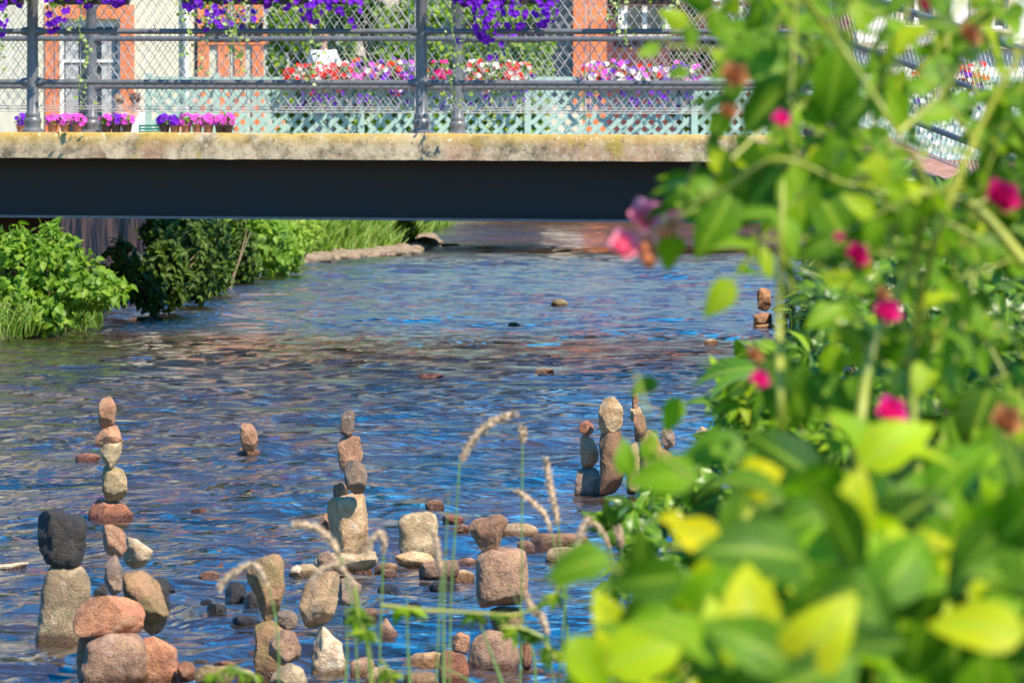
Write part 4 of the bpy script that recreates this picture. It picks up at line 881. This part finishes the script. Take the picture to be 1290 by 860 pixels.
# loose low stones by the water line: x0,y0,x1,y1,material,label
LO=[(95,571,126,582,'red','flat red stone awash behind the far left stack'),(249,719,278,732,'brown','flat brown stone awash left of the front middle cluster'),
 (283,733,311,760,'dark','dark stone with brown top under the drooping seed head'),(306,746,330,770,'dark','black wet stone left of the tapering stone'),
 (260,759,286,776,'dark','small black stone in open water right of the left cluster'),(252,754,268,763,'dark','tiny black stone just above another black one'),
 (292,774,328,790,'dark','flat black stone left of the greenish slab'),(242,830,262,840,'olive','low green-brown stone near the bottom left'),
 (536,629,560,642,'brown','small brown stone awash behind the pale block'),(556,648,585,660,'red','thin reddish stone awash right of the pale block'),
 (628,658,679,680,'tan','low tan boulder right of the leaning brown stone'),(572,660,592,672,'brown','thin brown stone awash just left of the leaning brown stone'),
 (650,680,674,696,'brown','small brown stone right of the square granite block'),(668,671,748,692,'brown','long flat brown stone under the dry grass heads'),
 (685,688,745,710,'moss','wide mossy flat stone in front of the long brown one'),(474,735,504,752,'dark','black stone awash right of the flat slab'),
 (470,708,502,722,'tan','low tan stone between the flat slab and the pale block'),(540,731,574,746,'dark','small black stone in front of the speckled stone'),
 (560,718,600,732,'tan','flat tan stone left of the square granite block'),(575,702,602,716,'brown','small brown stone just left of the square block'),
 (455,765,476,785,'brown','brown stone behind the bright green sprig'),(440,826,474,858,'granite','speckled stone at the bottom right of the white tapering block'),
 (460,838,500,866,'tan','rounded tan stone cut by the bottom edge near the sprig'),(505,844,552,872,'olive','olive stone cut by the bottom edge below the flat tan stone'),
 (296,842,322,866,'granite','speckled stone at the bottom edge left of the greenish slab'),(268,832,298,846,'orange','flat orange pebble at the bottom left of the front cluster'),
 (694,377,716,387,'moss','small mossy stone alone in the middle of the river'),(886,427,905,434,'tan','tiny tan stone awash left of the rose leaves'),
 (640,406,656,412,'moss','tiny green stone awash in mid river'),(674,464,698,471,'brown','thin brown stone awash in mid river'),(525,470,560,476,'red','thin red stone awash at mid distance'),
 (0,708,34,716,'tan','thin pale driftwood-like stone at the left edge'),(380,738,402,752,'brown','brown stone in front of the low mossy yellow one'),
 (480,716,500,728,'brown','small brown stone left of the speckled one'),(432,770,456,786,'dark','black stone right of the egg-shaped stone'),(600,775,616,790,'dark','black wet stone left of the greenish stone'),
 (512,758,530,768,'dark','tiny black stone in front of the pale block'),(205,738,220,750,'dark','small black stone at the shoulder of the mossy brown one'),
 (240,640,262,646,'brown','brown stone awash right of the far left stack'),(330,660,352,666,'brown','brown stone awash left of the central stack')]
for x0,y0,x1,y1,mt,lab in LO:
    y_w=y1-(y1-y0)*.12; D=F*H/(y_w-YH); stone((x0,y0,x1,y1+(y1-y0)*.35),D,mt,lab,'low stones at the water line',1.3,sub=4,rough=1.2)
# gravel bar rocks and small pebbles at far left bank
rk=[(388,303,420,326),(412,304,448,322),(440,302,470,318),(462,299,492,312),(480,297,505,308),(505,303,532,311),(555,304,582,312),(395,296,425,306),(430,294,462,303),(535,305,552,310),(400,318,430,328),(425,316,450,325)]
rl=['lowest left pale rock of the gravel bar','wide pale rock in the middle of the gravel bar','pale rock right of the wide one on the gravel bar','pale rock near the right end of the gravel bar','last big pale rock of the gravel bar','flat pale rock in the water just beyond the gravel bar','whitish flat rock alone in the water right of the gravel bar','pale rock below the grass at the left of the bar','pale rock below the grass in the middle of the bar','tiny rock between the bar and the lone whitish rock','front pale rock at the waterline of the gravel bar','small front rock at the right waterline of the bar']
for (x0,y0,x1,y1),lab in zip(rk,rl):
    D=min(F*H/(y1-YH),90); stone((x0,y0+(y1-y0)*.35,x1,y1+3),D,'bar',lab,'pale rocks of the gravel bar',1.6,sub=4,rough=2.2,cuts=8)
def scatter_peb(n,fn,name,label,mats,smin,smax):
    V0,F0=ico(2); Vs=[];Fs=[];k=0
    for _ in range(n):
        x,y,z=fn(); s=random.uniform(smin,smax); q=V0*np.array([s*random.uniform(.8,1.4),s*random.uniform(.8,1.4),s*random.uniform(.4,.8)]); q=q*(1+RNG.normal(size=(len(q),1))*.05)
        Vs.append(q+np.array([x,y,z])); Fs.append(F0+k); k+=len(q)
    return tag(npmesh(name,np.concatenate(Vs),np.concatenate(Fs),M[mats]),label,'pebbles',None,'stuff')
def f1():
    y=random.uniform(64,84); return bank_l(y)+random.uniform(-.35,.3),y,random.uniform(.0,.06)
scatter_peb(1500,f1,'gravel','pale gravel at the edge of the far left bank','bar',.04,.13)
def f2():
    y=random.uniform(12.6,14.2); return random.uniform(-.75,.15),y,-.022+random.uniform(-.015,.012)
scatter_peb(240,f2,'pebbles','small wet pebbles between the front stacks','brown',.012,.038)
tk=MB().tube([P(-8,714,17.0),P(12,713,17.0),P(24,710,17.05),P(35,709,17.1)],[.008,.007,.005,.003],7).build('stick',M['straw'],None,True); tag(tk,'bare pale stick poking in from the left edge over the water','stick')

# ================================================================ GRASS HEADS IN FRONT
def stalk(label, D, head, hr, stem, sr=.0016):
    b0=P(*stem[0],D); t=empty('grass_stalk',b0,label,'grass stalk','dry grass stalks in front of the stones')
    def smooth(pts,n=5):
        pts=[P(*p,D) for p in pts]; out=[]
        for i in range(len(pts)-1):
            p0=pts[max(i-1,0)];p1=pts[i];p2=pts[i+1];p3=pts[min(i+2,len(pts)-1)]
            for k in range(n):
                u=k/n; out.append(.5*((2*p1)+(-p0+p2)*u+(2*p0-5*p1+4*p2-p3)*u*u+(-p0+3*p1-3*p2+p3)*u**3))
        out.append(pts[-1]); return out
    MB().tube(smooth(stem),sr,6).build('stem',M['greenstem'],t,True)
    hp=smooth(head,8); n=len(hp); mb=MB().tube(hp,[hr*(.25+.75*math.sin(PI*min(max((i+.6)/n,.04),.97))**.5)*.65 for i in range(n)],9)
    hd=mb.build('seed_head',M['straw'],t,True)
    # bristly spikelets
    pos=[];dr=[]
    for i in range(n-1):
        d=(hp[i+1]-hp[i]).normalized(); 
        for _ in range(9):
            u=Vector(RNG.normal(size=3)).normalized(); u=(u-d*u.dot(d)).normalized(); rr=hr*(.25+.75*math.sin(PI*min(max((i+.6)/n,.04),.97))**.5)*.6
            pos.append(hp[i].lerp(hp[i+1],random.random())+u*rr); dr.append(u*.7+d)
    pos=np.array([list(p) for p in pos]);dr=np.array([list(p) for p in dr]); V,Fq,A=scatter(T_LONG,pos,dr,RNG.normal(size=pos.shape),RNG.uniform(.9,1.5,len(pos))*hr); npmesh('spikelets',V,Fq,M['straw'],hd,True,A*0)
SG=[('tallest dry seed head, arching to the right above the open water',8.6,[(581,582),(590,562),(606,543),(625,529),(648,521)],.0065,[(566,900),(568,760),(574,660),(579,583)]),
 ('short upright brown seed head on a thin green stalk',8.8,[(658,559),(658,550),(659,540)],.0060,[(655,900),(657,740),(658,560)]),
 ('straight pale seed head slanting left above the long brown stone',8.6,[(703,662),(698,636),(692,606),(688,578)],.0060,[(716,900),(712,760),(703,663)]),
 ('curved pale seed head drooping left of the straight one',8.6,[(694,671),(686,648),(670,632),(651,618)],.0050,[(722,900),(712,760),(695,672)]),
 ('drooping seed head crossing in front of the tall tan block',8.0,[(428,700),(418,682),(402,667),(385,661),(371,661)],.0058,[(452,900),(446,780),(429,701)]),
 ('seed head bending left over the black stones, beside the tapering stone',8.0,[(338,738),(322,712),(300,718),(284,730),(276,742)],.0055,[(352,900),(350,800),(339,740)]),
 ('hooked seed head right of the tall tan block',8.2,[(483,698),(484,682),(479,672),(468,680),(464,696)],.0050,[(476,900),(480,780),(483,699)]),
 ('pale seed head leaning left in front of the egg-shaped stone',7.8,[(446,735),(430,716),(418,712),(400,722),(392,735)],.0050,[(470,900),(460,800),(447,737)]),
 ('brown narrow seed head beside the pale block foot',7.8,[(556,724),(553,705),(550,686),(546,670)],.0048,[(548,900),(552,800),(556,725)]),
 ('pair of pale seed heads leaning against the foreground leaves, left one',8.2,[(724,694),(732,672),(742,652)],.0062,[(700,900),(712,760),(723,695)]),
 ('curved seed head right of the leaning pale pair',8.2,[(768,690),(760,672),(750,660),(742,660)],.0042,[(790,900),(780,760),(769,691)]),
 ('short seed head almost touching the foreground leaves',8.0,[(783,690),(781,678),(778,665)],.0058,[(786,900),(784,760),(783,691)]),
 ('small drooping seed head low beside the square stack',7.6,[(690,800),(683,778),(672,768),(664,752)],.0055,[(700,900),(696,850),(690,801)])]
for a in SG: stalk(*a)
# green blades and the leafy sprigs at the bottom
t=empty('grass_clump',P(560,900,8),'thin green grass blades rising in front of the square stack','grass','grass blades in front')
mb=MB()
for (a,b_,c_) in (((560,880),(556,760),(566,615)),((432,880),(440,830),(436,760)),((640,880),(610,800),(596,760)),((668,900),(690,830),(640,735)),((655,900),(590,850),(545,835)),((520,900),(510,800),(514,740))):
    p0,p1,p2=P(*a,7.8),P(*b_,7.8),P(*c_,7.8); pts=[p0*(1-u)**2+p1*2*u*(1-u)+p2*u*u for u in [i/10 for i in range(11)]]; mb.tube(pts,[.003*(1-.85*i/10) for i in range(11)],5)
mb.build('blades',M['greenstem'],t,True)
def sprig(label, D, path, size, n, mat='leaf_bank', spread=30, tpl=T_LONG):
    pts=[P(*p,D) for p in path]; t=empty('vine_sprig',pts[0],label,'vine','bright vine sprigs in front of the stones')
    MB().tube(pts,.0022,6).build('stem',M['cane'],t,True)
    pos=[];dr=[]
    for k in range(n):
        u=random.random()*(len(pts)-1); i=int(u); p=pts[i].lerp(pts[min(i+1,len(pts)-1)],u-i); 
        for m_ in range(5):
            a=-PI/2+ (m_-2)*.55+random.uniform(-.2,.2); pos.append(list(p)); dr.append([math.cos(a)*1.0,random.uniform(-.4,.4),math.sin(a)+.15])
    leaves('foliage',t,M[mat],tpl,pos,size,dirs=np.array(dr),nrm=RNG.normal(size=(len(pos),3))*.4+np.array([.4,-1,.6]))
sprig('bright five-fingered vine reaching left from the foreground leaves',6.6,[(720,720),(690,712),(640,700),(580,686),(520,672),(480,655)][:1]+[(690,760),(650,775),(600,772),(540,768),(480,762)],.022,8,'leaf_rose')
sprig('bright leafy sprig rising at the bottom centre right of the egg-shaped stone',6.8,[(470,900),(468,840),(462,800),(450,770),(446,740)],.020,7,'leaf_rose')
sprig('leafy sprig hanging over the rough base stone of the square stack',6.6,[(700,830),(680,800),(655,790),(630,790)],.024,7,'leaf_rose')
sprig('low leafy sprig at the bottom edge left of centre',6.8,[(340,900),(320,850),(290,838),(268,850)],.018,6,'leaf_rose')
sprig('low leafy sprig at the bottom edge beside the speckled stone',6.8,[(500,900),(492,850),(480,830)],.018,5,'leaf_rose')

# ================================================================ RIGHT BANK: creeper, shrub, roses
def px_points(poly,n,D0,D1,hole=None):
    """random points in a slanting volume whose silhouette follows the plant's outline"""
    xs_=[p[0] for p in poly]; ys_=[p[1] for p in poly]; out=[]
    while len(out)<n:
        x=RNG.uniform(min(xs_),max(xs_),n); y=RNG.uniform(min(ys_),max(ys_),n); k=inside_poly(x,y,poly)
        for a,b_ in zip(x[k],y[k]):
            if hole and inside_poly(np.array([a]),np.array([b_]),hole)[0] and random.random()<.85: continue
            if len(out)<n: D=random.uniform(D0,D1); out.append(list(P(a,b_,D)))
    return np.array(out)
def compound(points, lsize, down=.3):
    """five leaflets fanned from each point"""
    pos=[];dr=[];nr=[]
    for p in points:
        ax=RNG.normal(size=3); ax[2]-=down; ax/=np.linalg.norm(ax); n_=RNG.normal(size=3)*.45+np.array([.25,-.55,.75]); n_/=np.linalg.norm(n_); sd=np.cross(ax,n_); sd/=np.linalg.norm(sd)
        for a in (-1.25,-.6,0,.6,1.25):
            pos.append(p); dr.append(ax*math.cos(a)+sd*math.sin(a)); nr.append(n_+RNG.normal(size=3)*.12)
    return np.array(pos),np.array(dr),np.array(nr)
def canes(t,paths,D,mat='cane'):
    for path,r in paths:
        r*=.74
        pts=[P(x,y,D+random.uniform(-.06,.06)) for x,y in path]; out=[]
        for i in range(len(pts)-1):
            p0=pts[max(i-1,0)];p1=pts[i];p2=pts[i+1];p3=pts[min(i+2,len(pts)-1)]
            for k in range(5):
                u=k/5; out.append(.5*((2*p1)+(-p0+p2)*u+(2*p0-5*p1+4*p2-p3)*u*u+(-p0+3*p1-3*p2+p3)*u**3))
        out.append(pts[-1]); n=len(out); MB().tube(out,[r*(1.1-.5*i/n) for i in range(n)],8).build('cane',M[mat],t,True)
# dense bank vegetation further back, fills the right bank
bk=empty('bank_shrub',(2.6,30,.3),'dense dark green shrub on the right bank behind the creeper','shrub')
poly=[(1020,300),(1060,265),(1130,250),(1200,225),(1290,235),(1400,230),(1400,560),(960,560),(955,480),(985,420),(1010,350)]
p=px_points(poly,5200,22,31); leaves('foliage',bk,M['leaf_dark'],T_OV,p,.085,toward=(.2,-.6,.2))
mb=MB()
for k_ in range(9): a=P(1010+k_*38,600,27); b_=P(1020+k_*36,300+random.uniform(-20,60),27); mb.tube([a,(a+b_)/2+Vector((.1,0,0)),b_],[.03,.02,.008],6)
mb.build('stem',M['redcane'],bk,True)
cr=empty('virginia_creeper',P(1100,700,9),'sharp green creeper with pointed leaflets behind the roses on the right bank','creeper')
poly=[(925,470),(950,450),(990,430),(1015,400),(1040,330),(1080,300),(1100,215),(1180,235),(1200,270),(1290,260),(1420,260),(1420,760),(760,760),(770,640),(860,600),(905,560),(900,500)]
pp=px_points(poly,900,7.6,10.5); a,b_,c_=compound(pp,.06); V,Fq,A=scatter(T_CREEP,a,b_,c_,RNG.uniform(.035,.065,len(a))); npmesh('foliage',V,Fq,M['leaf_creep'],cr,True,A)
pp=px_points([(905,470),(950,470),(1000,500),(1070,560),(1070,620),(940,560),(915,520)],46,7.5,7.9); a,b_,c_=compound(pp,.05); V,Fq,A=scatter(T_CREEP,a,b_,c_,RNG.uniform(.035,.055,len(a))); npmesh('young_foliage',V,Fq,M['leaf_rose'],cr,True,A)
canes(cr,[([(1130,900),(1090,700),(1020,560),(940,480)],.006),([(1200,900),(1180,640),(1210,420),(1240,300)],.006),([(1000,900),(980,760),(900,640)],.005)],8.2,'redcane')
# glossy leaf pair at (900,475)
lf=empty('glossy_sprig',P(985,520,7),'glossy dark leaf pair reaching left over the water from the creeper','sprig')
pos=[list(P(952,462,7.0)),list(P(950,468,6.95)),list(P(948,470,7.05))]
dr=[[-1,.1,-.15],[-1,-.1,-.42],[-.6,.1,-.5]]; leaves('foliage',lf,M['leaf_creep'],T_BIG,pos,np.array([.088,.072,.05]),dirs=np.array(dr),nrm=np.array([[.2,-.45,.9],[.1,-.2,1],[.4,-.5,.5]])); canes(lf,[([(1010,540),(980,490),(950,464)],.0025)],7.0)

# rose bush
rb=empty('rose_bush',P(1060,860,4.6),'blurred rose bush with yellow-green canes and pink blooms at upper right','rose bush')
RD=4.7
canes(rb,[([(985,620),(984,520),(981,400),(984,300),(986,230)],.0040),([(1060,720),(1080,560),(1100,440),(1150,330),(1165,240)],.0060),([(1290,330),(1210,250),(1120,290),(1060,340),(1000,400)][:4],.0060),
 ([(1180,900),(1160,650),(1150,450),(1180,300),(1235,160),(1290,60)],.0046),([(870,258),(920,235),(980,200),(1060,230),(1140,270)],.0030),
 ([(1000,-20),(1060,60),(1120,150),(1180,260)],.0034),([(820,290),(850,275),(880,262)],.0018),([(1040,900),(1050,760),(1090,640),(1130,520)],.0052),([(1130,170),(1200,100),(1250,0)],.0036)],4.3)
polyT=[(872,35),(900,10),(960,-30),(1420,-30),(1420,330),(1270,330),(1200,310),(1130,330),(1080,360),(1010,360),(940,320),(920,270),(870,262),(850,225),(905,205),(900,150),(930,110)]
tw=MB()
def grow(n,polyg,D0,D1,smin,smax,mat,gap=None):
    pp=px_points(polyg,n*3,D0,D1,[(1095,40),(1180,30),(1255,110),(1245,235),(1120,215),(1095,130)]); keep=[]
    for p in pp:
        v=noise.noise(Vector(p)*11.0); 
        if v>(gap if gap is not None else -1) and len(keep)<n: keep.append(p)
    pos=[];dr=[];nr=[]
    for p in keep:
        ax=RNG.normal(size=3); ax[2]-=.5; ax/=np.linalg.norm(ax); n_=RNG.normal(size=3)*.5+np.array([.3,-.5,.7]); n_/=np.linalg.norm(n_); sd=np.cross(ax,n_)
        for m_ in range(5):
            o=(m_//2)*.03; sgn=(0 if m_==4 else (1 if m_%2 else -1)); pos.append(np.array(p)+ax*(o if m_<4 else .065)); dr.append(ax*(1 if m_==4 else .45)+sd*sgn); nr.append(n_+RNG.normal(size=3)*.15)
        tw.tube([Vector(p)-Vector(ax)*.05+Vector((0,0,-.012)),Vector(p),Vector(p)+Vector(ax)*.07],[.0017,.0013,.0008],5)
    V,Fq,A=scatter(T_ROSE,np.array(pos),np.array(dr),np.array(nr),RNG.uniform(smin,smax,len(pos))); return V,Fq,A
V,Fq,A=grow(135,polyT,4.2,5.3,.026,.044,None,.02); npmesh('foliage',V,Fq,M['leaf_rose'],rb,True,A)
polyM=[(1050,340),(1290,300),(1420,300),(1420,620),(1030,600),(1000,540),(1000,480),(1030,400)]
V,Fq,A=grow(48,polyM,4.3,5.2,.026,.042,None,.0); npmesh('foliage',V,Fq,M['leaf_rose'],rb,True,A)
tag(tw.build('leaf_stalks',M['cane'],rb,True),kind='stuff')
def place_leaves(t,items,mat,tpl=T_BIG):
    pos=[];dr=[];nr=[];sz=[]
    for (x,y,D,ang,L,tilt) in items:     # base point, direction angle on screen (deg), length px
        pos.append(list(P(x,y,D))); dr.append([math.cos(R(ang)),random.uniform(-.25,.25),math.sin(R(ang))]); nr.append([math.sin(R(tilt))*.6,-math.cos(R(tilt)),.55]); sz.append(L/F*D*.82)
    V,Fq,A=scatter(tpl,np.array(pos),np.array(dr),np.array(nr),np.array(sz)); return npmesh('foliage',V,Fq,M[mat],t,True,A)
place_leaves(rb,[(985,60,4.5,200,120,20),(990,90,4.4,170,110,-20),(1000,100,4.5,225,120,10),(960,60,4.6,150,90,0),(1060,60,4.4,260,130,20),(1100,90,4.6,300,110,-10),(905,245,4.5,165,70,10),(925,240,4.5,240,120,20),(900,250,4.6,215,60,0),(985,210,4.5,230,130,15),(1000,210,4.4,280,110,-15),(1030,240,4.4,300,130,20),(1060,180,4.5,250,120,0),(950,180,4.7,300,90,0),(870,90,4.6,190,40,0),
   (960,600,4.4,262,-0+90,0),(985,440,4.5,262,110,10),(985,450,4.5,290,120,-20),(960,560,4.4,265,110,0),(1020,470,4.4,310,100,0),(1130,430,4.6,200,90,10),(1220,420,4.5,240,110,0),(1250,480,4.4,250,120,0),(1200,520,4.4,300,100,0),(1090,470,4.7,250,90,0)],'leaf_rose',T_ROSE)
def bloom(t,px,py,D,rpx,mat,label=None,cup=.6):
    c=np.array(list(P(px,py,D))); r=rpx/F*D*(.95 if mat=='petal_pink' else .82); ax=np.array([RNG.normal()*.15+.25,-.75,.5]); ax/=np.linalg.norm(ax); ref=np.cross(ax,[0,0,1.]); ref/=np.linalg.norm(ref); r2=np.cross(ax,ref)
    pos=[];dr=[];nr=[];sz=[]
    for ring,(n,op,s) in enumerate(((5,1.15,1.15),(5,.75,1.05),(4,.4,.9),(3,.15,.75))):
        for k_ in range(n):
            a=2*PI*k_/n+ring*.6+random.uniform(-.15,.15); out=ref*math.cos(a)+r2*math.sin(a); d=out*op+ax*(1.05-op*.45)
            pos.append(c-ax*r*.5+out*r*.08); dr.append(d); nr.append(ax-out*.7); sz.append(r*s*1.15)
    V,Fq,A=scatter(leaf_tpl(1.05,6,0,.5,-.35),np.array(pos),np.array(dr),np.array(nr),np.array(sz)); o=npmesh('rose_bloom',V,Fq,M[mat],t,True,A*0)
    if label: o['label']=label
    cc=Vector(c-ax*r*.55); MB().tube([cc-Vector(ax)*r*.5,cc-Vector(ax)*r*.15,cc+Vector(ax)*r*.25],[r*.1,r*.28,r*.2],8).build('calyx',M['cane'],o,True)
for a in ((814,273,4.7,24,'petal_pink','open pink rose hanging over the river'),(786,309,4.7,21,'petal_pink','pale pink bud, leftmost of all the roses'),(850,275,4.7,13,'petal_pink','small pink bud right of the open pink rose'),
   (1117,392,4.15,22,'petal_rose','magenta rose on the thick cane'),(1112,370,4.15,12,'petal_dead','withered tip above the magenta rose'),(1123,520,4.15,26,'petal_rose','brightest magenta rose lower right'),(957,478,4.15,15,'petal_rose','small magenta rose by the vertical cane'),(950,447,4.15,14,'petal_dead','withered pale brown bloom above the small magenta rose'),
   (985,150,4.1,14,'petal_rose','small magenta bud high among the leaves'),(1262,248,4.1,28,'petal_deep','dark crimson rose at the right edge'),(1080,322,4.15,20,'petal_deep','dark crimson rose behind the leaning cane'),(1057,298,4.1,8,'petal_rose','tiny magenta bud'),
   (925,95,4.1,22,'petal_dead','withered brown bloom at the upper left of the bush'),(918,140,4.1,14,'petal_dead',None),(1268,530,4.0,26,'petal_dead','withered orange-brown bloom at the right edge'),(1222,44,4.1,20,'petal_dead',None),(1090,500,4.7,12,'petal_dead',None),(1165,4,4.6,14,'petal_deep',None)):
    bloom(rb,*a)
for x,y in ((841,292),(815,313),(817,326)):
    c=P(x,y,4.7); MB().lathe(c,[(.002,-.009),(.0065,-.004),(.0075,.002),(.005,.008),(.002,.01)],10).build('rose_hip',M['orangep'],rb,True)

# broad-leaved foreground shrub
fs_=empty('broadleaf_shrub',P(1000,1000,3.6),'strongly blurred broad-leaved yellow-green shrub filling the lower right corner','shrub')
polyB=[(730,900),(730,850),(760,790),(800,750),(840,720),(880,690),(930,650),(980,610),(1060,580),(1150,590),(1420,560),(1420,950),(700,950)]
def bigl(n,polyg,D0,D1,s0,s1,mat):
    pp=px_points(polyg,n,D0,D1); ax=RNG.normal(size=(n,3)); ax[:,2]-=.3; ax[:,1]*=.5; nr=RNG.normal(size=(n,3))*.42+np.array([.25,-.6,.7])
    V,Fq,A=scatter(T_BIG,pp,ax,nr,RNG.uniform(s0,s1,n)); return npmesh('foliage',V,Fq,M[mat],fs_,True,A)
bigl(420,polyB,4.0,5.4,.04,.07,'leaf_creep'); bigl(230,polyB,3.4,4.3,.042,.07,'leaf_big')
bigl(70,[(980,720),(1100,660),(1420,640),(1420,950),(900,950),(900,820)],3.0,3.5,.045,.072,'leaf_big')
place_leaves(fs_,[(770,700,3.6,196,110,10),(760,690,3.7,215,100,0),(900,720,3.5,250,160,25),(850,760,3.6,230,120,0),(880,560+40,3.8,180,120,20),(950,640,3.8,20,90,0),(1100,680,3.5,40,130,0),(1040,640,3.7,340,160,10),(1000,690,3.5,300,130,0),(1120,760,3.3,180,180,0),(1180,700,3.5,350,150,0),(1080,830,3.0,200,230,10),(1000,840,3.0,150,160,0),(1290,800,3.0,170,150,10),(760,840,3.4,20,170,10),(720,800,3.6,300,120,0),(940,560,4.2,190,110,0),(830,480,4.9,200,50,0),(855,500,4.9,250,60,20),(790,600,4.7,95,60,0),(812,580,4.7,70,50,20)],'leaf_big')
place_leaves(fs_,[(905,690,3.6,150,88,0),(940,625,3.7,40,70,10),(930,600,3.7,20,60,-10),(860,655,3.8,170,40,0)],'leaf_yel',leaf_tpl(.7,10,.03,.2,.3))
canes(fs_,[([(930,810),(925,750),(905,690),(840,690)],.0036),([(1000,950),(950,800),(920,700),(960,620)],.0042),([(1120,950),(1080,780),(1040,640)],.0045),([(900,950),(860,840),(800,740),(750,700)],.0040),([(1260,950),(1230,780),(1190,640)],.0045),([(870,600),(820,560),(815,520),(800,470)],.0020)],3.75)
